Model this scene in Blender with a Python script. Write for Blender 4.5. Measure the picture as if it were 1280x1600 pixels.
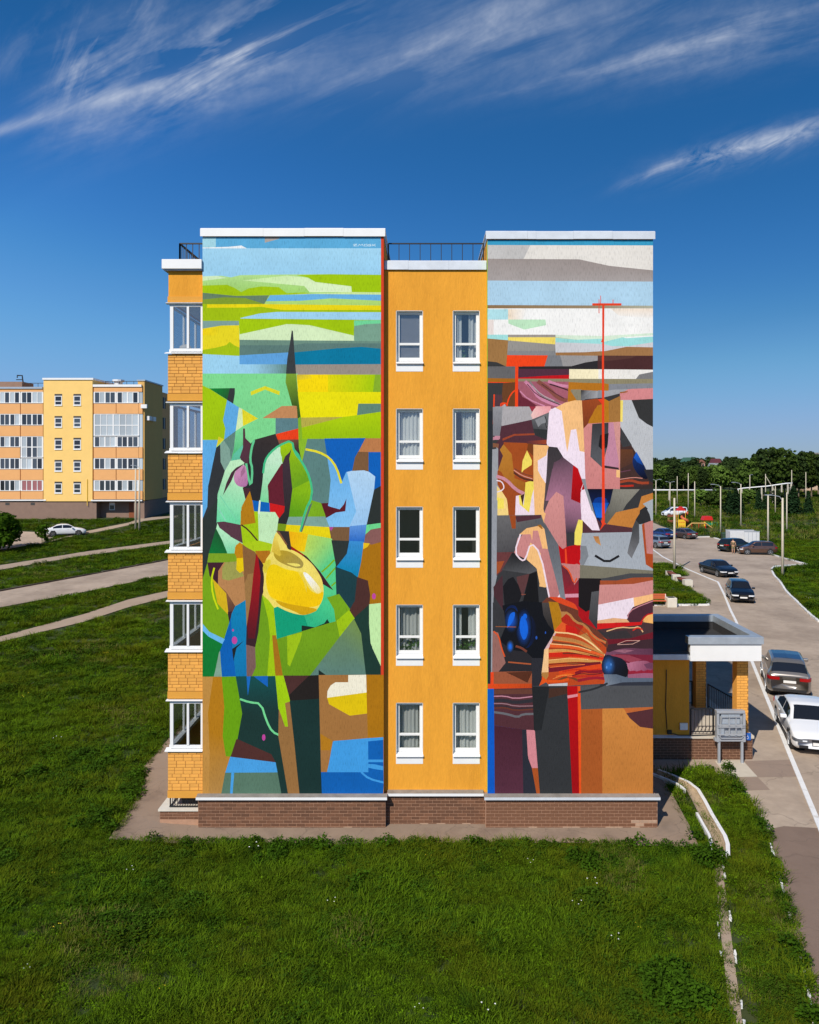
import bpy, bmesh, math, random
import numpy as np
from mathutils import Vector, Matrix, Euler
from mathutils.geometry import delaunay_2d_cdt
R = math.radians
random.seed(7); rng = np.random.default_rng(7)
for o in list(bpy.data.objects): bpy.data.objects.remove(o)
SC = bpy.context.scene
COL = SC.collection

# ------------------------------------------------------------------ camera
F = 1183.0; VX = 662.0; VY = 725.0; CD = 22.24; CH = 10.7      # focal length and vanishing point of the 1280x1600 photograph
cam = bpy.data.cameras.new('camera'); camo = bpy.data.objects.new('camera', cam); COL.objects.link(camo)
camo.location = (0, -CD, CH); camo.rotation_euler = (R(90), 0, 0)
cam.sensor_fit = 'HORIZONTAL'; cam.sensor_width = 36; cam.lens = F/1280*36
cam.shift_x = -(VX-640)/1280; cam.shift_y = -(800-VY)/1280
cam.clip_start = 0.1; cam.clip_end = 8000
SC.camera = camo
SC.render.resolution_x = 819; SC.render.resolution_y = 1024

# ------------------------------------------------------------------ sun and sky
SUN_EL = R(42); SUN_AZ = R(30)
S = Vector((-math.sin(SUN_AZ)*math.cos(SUN_EL), -math.cos(SUN_AZ)*math.cos(SUN_EL), math.sin(SUN_EL)))
sl = bpy.data.lights.new('sun', 'SUN'); sl.energy = 4.6; sl.angle = R(0.5); sl.color = (1, .93, .83)
slo = bpy.data.objects.new('sun', sl); COL.objects.link(slo); slo.rotation_euler = S.to_track_quat('Z', 'Y').to_euler(); slo.location = (-20, -40, 60)
W = bpy.data.worlds.new('World'); SC.world = W; W.use_nodes = True
nt = W.node_tree; nt.nodes.clear()
def wn(t, **k):
    n = nt.nodes.new(t)
    for a, b in k.items(): setattr(n, a, b)
    return n
def wm(op, a, b=None, c=None, clamp=False):
    n = wn('ShaderNodeMath', operation=op, use_clamp=clamp)
    for i, v in enumerate((a, b, c)):
        if v is None: continue
        if isinstance(v, (int, float)): n.inputs[i].default_value = v
        else: nt.links.new(v, n.inputs[i])
    return n.outputs[0]
sky = wn('ShaderNodeTexSky', sky_type='NISHITA', sun_disc=False)
sky.sun_elevation = SUN_EL; sky.sun_rotation = R(210); sky.altitude = 200; sky.air_density = 1.0; sky.dust_density = 0.1; sky.ozone_density = 2.2
# the photograph's deep polarised blue: one tone curve for each channel over the whole dome
tc = wn('ShaderNodeTexCoord')
dt = wn('ShaderNodeVectorMath', operation='DOT_PRODUCT'); nt.links.new(tc.outputs['Generated'], dt.inputs[0]); dt.inputs[1].default_value = S      # brighter towards the sun
ph = wm('MINIMUM', wm('MAXIMUM', wm('MULTIPLY_ADD', dt.outputs['Value'], 1.3, 1.546), .75), 1.3)
sc0 = wn('ShaderNodeVectorMath', operation='SCALE'); nt.links.new(wm('MULTIPLY', ph, .05), sc0.inputs['Scale']); nt.links.new(sky.outputs[0], sc0.inputs[0])
cv = wn('ShaderNodeRGBCurve')
for i, K in enumerate(([(0, 0), (.14, .018), (.2, .043), (.28, .105), (.4, .18), (.67, .285), (2, .5)],
                       [(0, 0), (.24, .122), (.32, .19), (.42, .30), (.55, .395), (.75, .435), (2, .6)],
                       [(0, 0), (.3, .22), (.43, .36), (.52, .50), (.62, .625), (.74, .72), (2, .85)])):
    c = cv.mapping.curves[i]; c.points[0].location = (0, 0); c.points[1].location = (1, K[-1][1])
    for x, y in K[1:-1]: c.points.new(x/2, y).handle_type = 'AUTO_CLAMPED'
cv.mapping.update(); nt.links.new(sc0.outputs[0], cv.inputs['Color'])
hs = wn('ShaderNodeVectorMath', operation='SCALE'); hs.inputs['Scale'].default_value = 9.2; nt.links.new(cv.outputs[0], hs.inputs[0])
sp = wn('ShaderNodeSeparateXYZ'); nt.links.new(tc.outputs['Generated'], sp.inputs[0])
ay = wm('MAXIMUM', wm('ABSOLUTE', sp.outputs[1]), 0.15)
U = wm('DIVIDE', sp.outputs[0], ay); V = wm('DIVIDE', sp.outputs[2], ay)
def rot(u0, v0, deg):
    c, s = math.cos(R(deg)), math.sin(R(deg))
    du = wm('SUBTRACT', U, u0); dv = wm('SUBTRACT', V, v0)
    return wm('ADD', wm('MULTIPLY', du, c), wm('MULTIPLY', dv, s)), wm('SUBTRACT', wm('MULTIPLY', dv, c), wm('MULTIPLY', du, s))
def streak(deg, su, sv, seed, detail=7, dist=.6, rough=.6):
    a, b = rot(0, 0, deg)
    cx = wn('ShaderNodeCombineXYZ'); nt.links.new(wm('MULTIPLY', a, su), cx.inputs[0]); nt.links.new(wm('MULTIPLY', b, sv), cx.inputs[1]); cx.inputs[2].default_value = seed
    n = wn('ShaderNodeTexNoise'); n.inputs['Scale'].default_value = 1; n.inputs['Detail'].default_value = detail; n.inputs['Roughness'].default_value = rough; n.inputs['Distortion'].default_value = dist
    nt.links.new(cx.outputs[0], n.inputs['Vector']); return n.outputs[0]
def blob(px, py, deg, la, lb, amp):
    c, s_ = math.cos(R(deg)), math.sin(R(deg)); u0, v0 = (px-VX)/F, (VY-py)/F
    a = wm('MULTIPLY_ADD', U, c/la, wm('MULTIPLY_ADD', V, s_/la, -(u0*c+v0*s_)/la)); b = wm('MULTIPLY_ADD', U, -s_/lb, wm('MULTIPLY_ADD', V, c/lb, (u0*s_-v0*c)/lb))
    return wm('MULTIPLY', wm('POWER', 1/math.e, wm('MULTIPLY_ADD', a, a, wm('MULTIPLY', b, b))), amp)
def ramp(x, lo, hi): return wm('MULTIPLY', wm('SUBTRACT', x, lo), 1/(hi-lo), clamp=True)
n1 = streak(24, 3.4, 17, 1.3, 5, .35, .62); n2 = streak(62, 5.5, 15, 4.1, 5, .5, .62); n3 = streak(17, 5, 30, 8.2, 5, .3, .62); nf = streak(40, 26, 34, 2.2, 3, .2, .7)
grain = wm('MULTIPLY_ADD', nf, 1.9, .05)
f1 = wm('MULTIPLY', ramp(n1, .40, .66), grain); f2 = wm('MULTIPLY', ramp(n2, .42, .68), grain); f3 = wm('MULTIPLY', wm('MULTIPLY_ADD', ramp(n3, .40, .64), .8, .2), grain)
f4 = wm('MULTIPLY', ramp(streak(24, 12, 40, 5.7, 5, .8, .65), .36, .66), grain)
def tot(*L):
    r = L[0]
    for x in L[1:]: r = wm('ADD', r, x)
    return r
base = tot(blob(20, 198, 17, .06, .007, .55), blob(110, 168, 18, .07, .010, .5), blob(210, 142, 14, .09, .012, .32), blob(360, 92, 26, .07, .016, .3))       # bright lower edge of the feather
mA = tot(blob(330, 95, 28, .13, .045, 1.1), blob(150, 120, 45, .09, .05, .5), blob(430, 45, 30, .13, .035, .45))
mV = tot(blob(175, 80, 55, .09, .045, .6), blob(60, 70, 25, .09, .03, .3), blob(115, 110, 65, .05, .025, .5))
mT = tot(blob(620, 60, 10, .3, .06, .32), blob(760, 30, 28, .12, .03, .3), blob(560, 128, 4, .16, .018, .22), blob(900, 60, 14, .25, .045, .28))
mB = tot(blob(860, 124, 15, .09, .006, .3), blob(1010, 88, 16, .12, .014, .26), blob(1150, 40, 20, .13, .022, .3), blob(1180, 70, 12, .2, .035, .25))
mC = tot(blob(1040, 262, 22, .05, .006, .5), blob(1130, 236, 12, .06, .011, .6), blob(1240, 208, 17, .07, .012, .5), blob(1180, 230, 15, .12, .02, .32))
fac = tot(wm('MULTIPLY', base, wm('MULTIPLY_ADD', f1, .6, .4)), wm('MULTIPLY', mA, f1), wm('MULTIPLY', mV, f2), wm('MULTIPLY', mT, wm('MULTIPLY_ADD', f1, .7, .16)), wm('MULTIPLY', mB, f3), wm('MULTIPLY', mC, f4))
fac = wm('MINIMUM', wm('MULTIPLY', fac, .68), .8)
fac = wm('MULTIPLY', fac, wm('GREATER_THAN', sp.outputs[2], 0.02))
mx = wn('ShaderNodeMix', data_type='RGBA'); nt.links.new(fac, mx.inputs[0]); nt.links.new(hs.outputs[0], mx.inputs[6]); mx.inputs[7].default_value = (5.6, 6.1, 7.1, 1)
bg = wn('ShaderNodeBackground'); bg.inputs[1].default_value = 0.1; nt.links.new(mx.outputs[2], bg.inputs[0])
wo = wn('ShaderNodeOutputWorld'); nt.links.new(bg.outputs[0], wo.inputs[0])
SC.view_settings.view_transform = 'Standard'; SC.view_settings.look = 'None'; SC.view_settings.gamma = 1; SC.view_settings.use_curve_mapping = False
SC.view_settings.exposure = 0.12
SC.render.engine = 'CYCLES'
try: W.cycles.sampling_method = 'MANUAL'; W.cycles.sample_map_resolution = 256
except Exception: pass

# ------------------------------------------------------------------ helpers
def lin(h):
    h = h.lstrip('#'); r = []
    for i in (0, 2, 4):
        c = int(h[i:i+2], 16)/255; r.append(c/12.92 if c <= .04045 else ((c+.055)/1.055)**2.4)
    return r
def C(h, k=.86): return tuple(min(.85, max(.004, c*k)) for c in lin(h))+(1,)
MATS = {}
def mat(name, col=(.5, .5, .5, 1), rough=.8, metal=0, var=0, vscale=3, bump=0, bscale=40, objrand=0, stretch=(1, 1, 1), var2=None, v2scale=.6, v2lo=.5, v2hi=.7, spec=None, coat=0):
    if isinstance(col, str): col = C(col)
    m = bpy.data.materials.new(name); m.use_nodes = True; t = m.node_tree; b = t.nodes['Principled BSDF']
    b.inputs['Roughness'].default_value = rough; b.inputs['Metallic'].default_value = metal
    if spec is not None: b.inputs['Specular IOR Level'].default_value = spec
    if coat: b.inputs['Coat Weight'].default_value = coat; b.inputs['Coat Roughness'].default_value = .05
    b.inputs['Base Color'].default_value = col
    cur = None
    tcn = t.nodes.new('ShaderNodeTexCoord'); mp = t.nodes.new('ShaderNodeMapping'); mp.inputs['Scale'].default_value = stretch
    t.links.new(tcn.outputs['Object'], mp.inputs[0])
    def noise(s, d=6):
        n = t.nodes.new('ShaderNodeTexNoise'); n.inputs['Scale'].default_value = s; n.inputs['Detail'].default_value = d; n.inputs['Roughness'].default_value = .65
        t.links.new(mp.outputs[0], n.inputs['Vector']); return n.outputs[0]
    if var2 is not None:
        if isinstance(var2, str): var2 = C(var2)
        rp = t.nodes.new('ShaderNodeMapRange'); rp.inputs[1].default_value = v2lo; rp.inputs[2].default_value = v2hi
        t.links.new(noise(v2scale), rp.inputs[0])
        mxx = t.nodes.new('ShaderNodeMix'); mxx.data_type = 'RGBA'; mxx.inputs[6].default_value = col; mxx.inputs[7].default_value = var2
        t.links.new(rp.outputs[0], mxx.inputs[0]); cur = mxx.outputs[2]
    if var or objrand:
        h = t.nodes.new('ShaderNodeHueSaturation')
        if cur: t.links.new(cur, h.inputs['Color'])
        else: h.inputs['Color'].default_value = col
        val = None
        if var:
            rp = t.nodes.new('ShaderNodeMapRange'); rp.inputs[1].default_value = .25; rp.inputs[2].default_value = .75; rp.inputs[3].default_value = 1-var; rp.inputs[4].default_value = 1+var
            t.links.new(noise(vscale), rp.inputs[0]); val = rp.outputs[0]
        if objrand:
            oi = t.nodes.new('ShaderNodeObjectInfo'); rp = t.nodes.new('ShaderNodeMapRange'); rp.inputs[3].default_value = 1-objrand; rp.inputs[4].default_value = 1+objrand
            t.links.new(oi.outputs['Random'], rp.inputs[0])
            if val:
                mm = t.nodes.new('ShaderNodeMath'); mm.operation = 'MULTIPLY'; t.links.new(val, mm.inputs[0]); t.links.new(rp.outputs[0], mm.inputs[1]); val = mm.outputs[0]
            else: val = rp.outputs[0]
        t.links.new(val, h.inputs['Value']); cur = h.outputs[0]
    if cur: t.links.new(cur, b.inputs['Base Color'])
    if bump:
        bp = t.nodes.new('ShaderNodeBump'); bp.inputs['Strength'].default_value = bump; bp.inputs['Distance'].default_value = .02
        t.links.new(noise(bscale, 4), bp.inputs['Height']); t.links.new(bp.outputs[0], b.inputs['Normal'])
    MATS[name] = m; return m
def glassmat(name, tint=(.9, .95, 1), gl=.14, rough=.02):
    m = bpy.data.materials.new(name); m.use_nodes = True; t = m.node_tree; t.nodes.clear()
    tr = t.nodes.new('ShaderNodeBsdfTransparent'); tr.inputs[0].default_value = tint+(1,)
    g = t.nodes.new('ShaderNodeBsdfGlossy'); g.inputs['Roughness'].default_value = rough
    mx = t.nodes.new('ShaderNodeMixShader'); mx.inputs[0].default_value = gl
    o = t.nodes.new('ShaderNodeOutputMaterial')
    t.links.new(tr.outputs[0], mx.inputs[1]); t.links.new(g.outputs[0], mx.inputs[2]); t.links.new(mx.outputs[0], o.inputs[0]); MATS[name] = m; return m

WLOC = {}
def tag(o, label=None, cat=None, group=None, kind=None):
    if label: o['label'] = label
    if cat: o['category'] = cat
    if group: o['group'] = group
    if kind: o['kind'] = kind
    return o
def thing(name, label, cat, loc=(0, 0, 0), rz=0, group=None):
    o = bpy.data.objects.new(name, None); COL.objects.link(o); o.location = loc; o.rotation_euler = (0, 0, rz); o.empty_display_size = .2
    return tag(o, label, cat, group)
def link_mesh(name, me, m, parent=None, world=False, smooth=False):
    o = bpy.data.objects.new(name, me); COL.objects.link(o)
    if m is not None: me.materials.append(MATS[m] if isinstance(m, str) else m)
    if smooth: me.polygons.foreach_set('use_smooth', [True]*len(me.polygons))
    if parent is not None:
        o.parent = parent
        if world and parent.parent is None and parent.type == 'EMPTY': o.matrix_parent_inverse = Matrix.Translation(-Vector(parent.location))
    return o
class MB:
    def __init__(s): s.v = []; s.f = []
    def add(s, vs, fs):
        n = len(s.v); s.v += [tuple(p) for p in vs]; s.f += [tuple(n+i for i in f) for f in fs]; return s
    def box(s, x0, x1, y0, y1, z0, z1):
        return s.add([(x0, y0, z0), (x1, y0, z0), (x1, y1, z0), (x0, y1, z0), (x0, y0, z1), (x1, y0, z1), (x1, y1, z1), (x0, y1, z1)],
                     [(0, 3, 2, 1), (4, 5, 6, 7), (0, 1, 5, 4), (1, 2, 6, 5), (2, 3, 7, 6), (3, 0, 4, 7)])
    def prism(s, poly, ax, a, b):
        P = list(poly); n = len(P)
        mk = {'x': lambda p, t: (t, p[0], p[1]), 'y': lambda p, t: (p[0], t, p[1]), 'z': lambda p, t: (p[0], p[1], t)}[ax]
        ar = sum(P[i][0]*P[(i+1) % n][1]-P[(i+1) % n][0]*P[i][1] for i in range(n))
        if (ar < 0) != (ax == 'y'): P = P[::-1]
        return s.add([mk(p, a) for p in P]+[mk(p, b) for p in P], [tuple(range(n))[::-1], tuple(range(n, 2*n))]+[(i, (i+1) % n, n+(i+1) % n, n+i) for i in range(n)])
    def tube(s, pts, r, n=8, r1=None, cap=True):
        pts = [Vector(p) for p in pts]; k = len(pts); rings = []
        for i, p in enumerate(pts):
            d = (pts[min(i+1, k-1)]-pts[max(i-1, 0)]).normalized()
            a = d.cross(Vector((0, 0, 1)) if abs(d.z) < .95 else Vector((1, 0, 0))).normalized(); b = d.cross(a)
            rr = r if r1 is None else r+(r1-r)*i/(k-1)
            rings.append([p+(a*math.cos(t)+b*math.sin(t))*rr for t in [2*math.pi*j/n+math.pi/n for j in range(n)]])
        n0 = len(s.v); s.v += [tuple(q) for rg in rings for q in rg]
        for i in range(k-1):
            for j in range(n):
                s.f.append((n0+i*n+j, n0+(i+1)*n+j, n0+(i+1)*n+(j+1) % n, n0+i*n+(j+1) % n))
        if cap: s.f.append(tuple(n0+j for j in range(n))); s.f.append(tuple(n0+(k-1)*n+j for j in range(n))[::-1])
        return s
    def bar(s, a, b, w): return s.tube([a, b], w*.707, 4)
    def mesh(s, name):
        me = bpy.data.meshes.new(name); me.from_pydata(s.v, [], s.f); me.update(); return me
    def build(s, name, m, parent=None, world=True, smooth=False, bevel=0):
        o = link_mesh(name, s.mesh(name), m, parent, world, smooth)
        if bevel:
            b = o.modifiers.new('bevel', 'BEVEL'); b.width = bevel; b.segments = 2; b.limit_method = 'ANGLE'
        return o
def bx(name, m, parent, *a, bevel=0): return MB().box(*a).build(name, m, parent, bevel=bevel)
def copy_tree(o, parent=None):
    c = o.copy(); COL.objects.link(c)
    if parent is not None: c.parent = parent
    for ch in o.children: copy_tree(ch, c)
    return c
def sm(a, b, t):
    t = max(0., min(1., (t-a)/(b-a))); return t*t*(3-2*t)
HK = [(0, 0), (26, 0), (40, .25), (60, .75), (80, 1.25), (90, 1.7), (95, 2.1), (99, 2.9), (103, 3.4), (140, 4.2), (5000, 5)]
def pl(t, K):
    for (a, b), (c, d) in zip(K, K[1:]):
        if t <= c: return b+(d-b)*max(0, t-a)/(c-a)
    return K[-1][1]
def zg(x, y):
    d = y+CD
    h = pl(d, HK)*sm(-6, -16, x)+.16*sm(-6.4, -9, x)*sm(40, 20, d)
    h += 6*sm(280, 620, d)*sm(5, 60, x)
    return h
def at(px, py, d): return Vector(((px-VX)*d/F, d-CD, CH-(py-VY)*d/F))
def gp(px, py, off=0):
    lo = 5.; d = 5.
    while d < 4000:
        p = at(px, py, d)
        if p.z <= zg(p.x, p.y)+off: break
        lo = d; d *= 1.03
    hi = d
    for _ in range(30):
        mdd = (lo+hi)/2; p = at(px, py, mdd)
        if p.z <= zg(p.x, p.y)+off: hi = mdd
        else: lo = mdd
    p = at(px, py, hi); return Vector((p.x, p.y, zg(p.x, p.y)))
def inpoly(P, x, y):
    c = False; n = len(P); j = n-1
    for i in range(n):
        if (P[i][1] > y) != (P[j][1] > y) and x < (P[j][0]-P[i][0])*(y-P[i][1])/(P[j][1]-P[i][1])+P[i][0]: c = not c
        j = i
    return c
def inpoly_np(P, x, y):
    c = np.zeros(len(x), bool); n = len(P); j = n-1
    for i in range(n):
        xi, yi, xj, yj = P[i][0], P[i][1], P[j][0], P[j][1]
        if yi != yj: c ^= ((yi > y) != (yj > y)) & (x < (xj-xi)*(y-yi)/(yj-yi)+xi)
        j = i
    return c
def sheet(name, P, m, off, step=2.0, kind='structure', thick=0):
    """paved area that follows the terrain"""
    P = [(p[0], p[1]) for p in P]; Q = []
    for i in range(len(P)):
        a, b = Vector(P[i]), Vector(P[(i+1) % len(P)]); k = max(1, int((b-a).length/step))
        Q += [tuple(a+(b-a)*t/k) for t in range(k)]
    if sum(Q[i][0]*Q[(i+1) % len(Q)][1]-Q[(i+1) % len(Q)][0]*Q[i][1] for i in range(len(Q))) < 0: Q = Q[::-1]
    xs = [q[0] for q in Q]; ys = [q[1] for q in Q]; pts = [Vector(q) for q in Q]
    x = min(xs)+step*.5
    while x < max(xs):
        y = min(ys)+step*.5
        while y < max(ys):
            if inpoly(Q, x, y): pts.append(Vector((x, y)))
            y += step
        x += step
    r = delaunay_2d_cdt(pts, [], [list(range(len(Q)))], 1, 1e-4)
    me = bpy.data.meshes.new(name); me.from_pydata([(v.x, v.y, zg(v.x, v.y)+off) for v in r[0]], [], r[2]); me.update()
    o = link_mesh(name, me, m); tag(o, kind=kind); return o
# ------------------------------------------------------------------ materials
def paintmat(name):
    m = mat(name, (.5, .5, .5, 1), .85); t = m.node_tree; b = t.nodes['Principled BSDF']
    a = t.nodes.new('ShaderNodeVertexColor'); a.layer_name = 'paint'
    g = t.nodes.new('ShaderNodeVectorMath'); g.operation = 'SCALE'; g.inputs['Scale'].default_value = .84
    tcn = t.nodes.new('ShaderNodeTexCoord')
    def noise(sc, s, d):
        mp = t.nodes.new('ShaderNodeMapping'); mp.inputs['Scale'].default_value = sc; t.links.new(tcn.outputs['Object'], mp.inputs[0])
        n = t.nodes.new('ShaderNodeTexNoise'); n.inputs['Scale'].default_value = s; n.inputs['Detail'].default_value = d; t.links.new(mp.outputs[0], n.inputs['Vector']); return n.outputs[0]
    streak = noise((1, 1, .12), 55, 4); cloud = noise((1, 1, 1), 1.1, 5); fine = noise((1, 1, .5), 60, 3)
    rp = t.nodes.new('ShaderNodeMapRange'); rp.inputs[1].default_value = .32; rp.inputs[2].default_value = .5; rp.inputs[3].default_value = .78; rp.inputs[4].default_value = 1.02; t.links.new(streak, rp.inputs[0])
    r2 = t.nodes.new('ShaderNodeMapRange'); r2.inputs[1].default_value = .3; r2.inputs[2].default_value = .7; r2.inputs[3].default_value = .93; r2.inputs[4].default_value = 1.05; t.links.new(cloud, r2.inputs[0])
    mm = t.nodes.new('ShaderNodeMath'); mm.operation = 'MULTIPLY'; t.links.new(rp.outputs[0], mm.inputs[0]); t.links.new(r2.outputs[0], mm.inputs[1])
    m2 = t.nodes.new('ShaderNodeMath'); m2.operation = 'MULTIPLY'; t.links.new(mm.outputs[0], m2.inputs[0]); m2.inputs[1].default_value = .82
    t.links.new(a.outputs[0], g.inputs[0]); t.links.new(m2.outputs[0], g.inputs['Scale']); t.links.new(g.outputs[0], b.inputs['Base Color'])
    bp = t.nodes.new('ShaderNodeBump'); bp.inputs['Strength'].default_value = .5; bp.inputs['Distance'].default_value = .01
    ad = t.nodes.new('ShaderNodeMath'); ad.operation = 'ADD'; t.links.new(streak, ad.inputs[0]); t.links.new(fine, ad.inputs[1]); t.links.new(ad.outputs[0], bp.inputs['Height']); t.links.new(bp.outputs[0], b.inputs['Normal'])
    b.inputs['Specular IOR Level'].default_value = .1
    return m
paintmat('mural_paint')
mat('ochre_stucco', '#f0a636', .88, var=.1, vscale=30, bump=.6, bscale=34, stretch=(1, 1, .2), var2='#d8922c', v2scale=1.1, v2lo=.45, v2hi=.8, spec=.25)
mat('ochre_plain', '#e3a03a', .85, var=.05, vscale=3, bump=.25, bscale=60)
mat('yellow_stucco', '#fdd27c', .88, var=.05, vscale=1.0, bump=.3, bscale=8)
mat('white_coping', '#f2f2f0', .45, var=.04, vscale=2, spec=.4)
mat('zinc', '#dde2e7', .45, metal=.1, var=.12, vscale=2.5)
mat('zinc_dark', '#b4bec8', .4, metal=.35, var=.15, vscale=3)
mat('white_pvc', '#f3f3f1', .35)
mat('white_wood', '#f0efea', .5, var=.03, vscale=6)
mat('sill_white', '#f4f4f2', .4, var=.03, vscale=5)
mat('black_iron', (.012, .012, .013, 1), .45)
mat('yellow_brick', '#f0ab4b', .8, objrand=.09, var=.05, vscale=18, bump=.2, bscale=80)
mat('yellow_mortar', '#8f5f2c', .9, var=.1, vscale=8)
mat('brown_brick', '#6e4a33', .82, objrand=.22, var=.12, vscale=9, bump=.3, bscale=60)
mat('brown_brick_worn', '#a98c74', .88, objrand=.12, var=.15, vscale=9, bump=.4, bscale=60)
mat('brown_mortar', '#b58c70', .9, var=.12, vscale=10)
mat('interior', (.32, .3, .28, 1), .9, objrand=.4)
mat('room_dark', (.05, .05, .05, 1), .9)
mat('curtain', '#e6e6e2', .9, objrand=.15)
mat('roof_felt', (.028, .028, .03, 1), .85, var=.25, vscale=1.2, bump=.3, bscale=30)
mat('concrete', '#cdc2b0', .88, var=.1, vscale=2, bump=.3, bscale=30)
mat('concrete_pale', '#ddd6c6', .88, var=.1, vscale=3, bump=.2, bscale=30)
mat('pole_concrete', '#cfc4ae', .88, var=.1, vscale=2)
mat('asphalt', '#b8a591', .9, var=.13, vscale=2.2, bump=.3, bscale=40, var2='#9c8a78', v2scale=.22, v2lo=.42, v2hi=.66)
mat('asphalt_dark', '#846f60', .9, var=.08, vscale=1.2, bump=.25, bscale=30, var2='#786456', v2scale=.5)
mat('asphalt_patch', '#998575', .9, var=.07, vscale=2, bump=.2, bscale=30)
mat('apron', '#98836f', .92, var=.1, vscale=.9, bump=.35, bscale=24, var2='#826f5e', v2scale=.8, v2lo=.5, v2hi=.7)
mat('dirt_path', '#ab9781', .92, var=.1, vscale=1, bump=.3, bscale=16)
def cracks(name, scale, dark, width):
    t = MATS[name].node_tree; b = t.nodes['Principled BSDF']; src = b.inputs['Base Color'].links[0].from_socket
    tcn = t.nodes.new('ShaderNodeTexCoord'); nz = t.nodes.new('ShaderNodeTexNoise'); nz.inputs['Scale'].default_value = 1.3; nz.inputs['Detail'].default_value = 5; t.links.new(tcn.outputs['Object'], nz.inputs['Vector'])
    ad = t.nodes.new('ShaderNodeVectorMath'); ad.operation = 'MULTIPLY_ADD'; t.links.new(nz.outputs['Color'], ad.inputs[0]); ad.inputs[1].default_value = (1.4, 1.4, 0); t.links.new(tcn.outputs['Object'], ad.inputs[2])
    vo = t.nodes.new('ShaderNodeTexVoronoi'); vo.feature = 'DISTANCE_TO_EDGE'; vo.inputs['Scale'].default_value = scale; t.links.new(ad.outputs[0], vo.inputs['Vector'])
    rp = t.nodes.new('ShaderNodeMapRange'); rp.inputs[1].default_value = 0; rp.inputs[2].default_value = width; rp.inputs[3].default_value = dark; rp.inputs[4].default_value = 1; t.links.new(vo.outputs['Distance'], rp.inputs[0])
    n2 = t.nodes.new('ShaderNodeTexNoise'); n2.inputs['Scale'].default_value = .9; n2.inputs['Detail'].default_value = 6; n2.inputs['Roughness'].default_value = .7; t.links.new(tcn.outputs['Object'], n2.inputs['Vector'])
    r2 = t.nodes.new('ShaderNodeMapRange'); r2.inputs[1].default_value = .66; r2.inputs[2].default_value = .76; r2.inputs[3].default_value = 1; r2.inputs[4].default_value = .78; t.links.new(n2.outputs[0], r2.inputs[0])
    mm = t.nodes.new('ShaderNodeMath'); mm.operation = 'MULTIPLY'; t.links.new(rp.outputs[0], mm.inputs[0]); t.links.new(r2.outputs[0], mm.inputs[1])
    sc_ = t.nodes.new('ShaderNodeVectorMath'); sc_.operation = 'SCALE'; t.links.new(src, sc_.inputs[0]); t.links.new(mm.outputs[0], sc_.inputs['Scale']); t.links.new(sc_.outputs[0], b.inputs['Base Color'])
cracks('asphalt', .16, .72, .006); cracks('asphalt_dark', .3, .8, .008); cracks('apron', .5, .75, .01); cracks('asphalt_patch', .4, .85, .008)
mat('white_paint', '#f0efec', .7, var=.06, vscale=4, var2='#cfc8bd', v2scale=3, v2lo=.55, v2hi=.75)
mat('dry_channel', '#b8a184', .9, var=.15, vscale=5, bump=.4, bscale=30)
mat('soil_green', C('#2e4012', .8), .95, var=.3, vscale=1.6, bump=.6, bscale=10, var2=C('#444a1c', .8), v2scale=.35, v2lo=.48, v2hi=.72)
mat('steel', '#b9bec4', .42, metal=.35, var=.06, vscale=5)
mat('rust_orange', '#c9643c', .7, var=.05)
mat('bright_red', '#d8261c', .5); mat('bright_yellow', '#f2c630', .5); mat('bright_green', '#1f8f63', .5); mat('wood_brown', '#8a4a30', .7, var=.1, vscale=6); mat('wood_tan', '#d0a560', .7)
mat('sign_blue', '#1560b8', .5); mat('dumpster', '#24402e', .6); mat('container_white', '#d9dadb', .5, var=.06, vscale=1.2)
mat('skin', '#c99a7a', .6); mat('khaki', '#9c8a62', .9); mat('shirt', '#7a6a4a', .9); mat('hair', (.03, .02, .015, 1), .8)
glassmat('glass', (.86, .88, .88), .12); glassmat('glass_clear', (.86, .88, .89), .17)
mat('far_glass', (.03, .04, .05, 1), .06, objrand=.8, spec=.9)
mat('far_glass_pale', '#b9c3c8', .1, objrand=.2, spec=.8)
mat('far_curtain_red', '#a5686a', .4, spec=.6)

# ------------------------------------------------------------------ ground
def ground():
    xs = sorted(set([-3000, -1500, -700, -400, -250, -150, -110]+[x*2 for x in range(-45, 46)]+[100, 110, 125, 140, 160, 180, 200, 230, 260, 300, 350, 400, 500, 700, 1500, 3000]))
    ys = sorted(set([-300, -100, -50]+[y*2 for y in range(-15, 70)]+[145, 155, 170, 190, 210, 240, 270, 300, 340, 380, 430, 480, 540, 600, 700, 900, 1300, 2000, 3500]))
    v = [(x, y, zg(x, y)) for y in ys for x in xs]; n = len(xs)
    f = [(j*n+i, j*n+i+1, (j+1)*n+i+1, (j+1)*n+i) for j in range(len(ys)-1) for i in range(n-1)]
    me = bpy.data.meshes.new('ground'); me.from_pydata(v, [], f); me.update()
    tag(link_mesh('ground', me, 'soil_green', smooth=True), kind='structure')
ground()
G = lambda L: [gp(*p) for p in L]
def sc(o, s, L): return [(o[0]+x/s, o[1]+y/s) for x, y in L]
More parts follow.
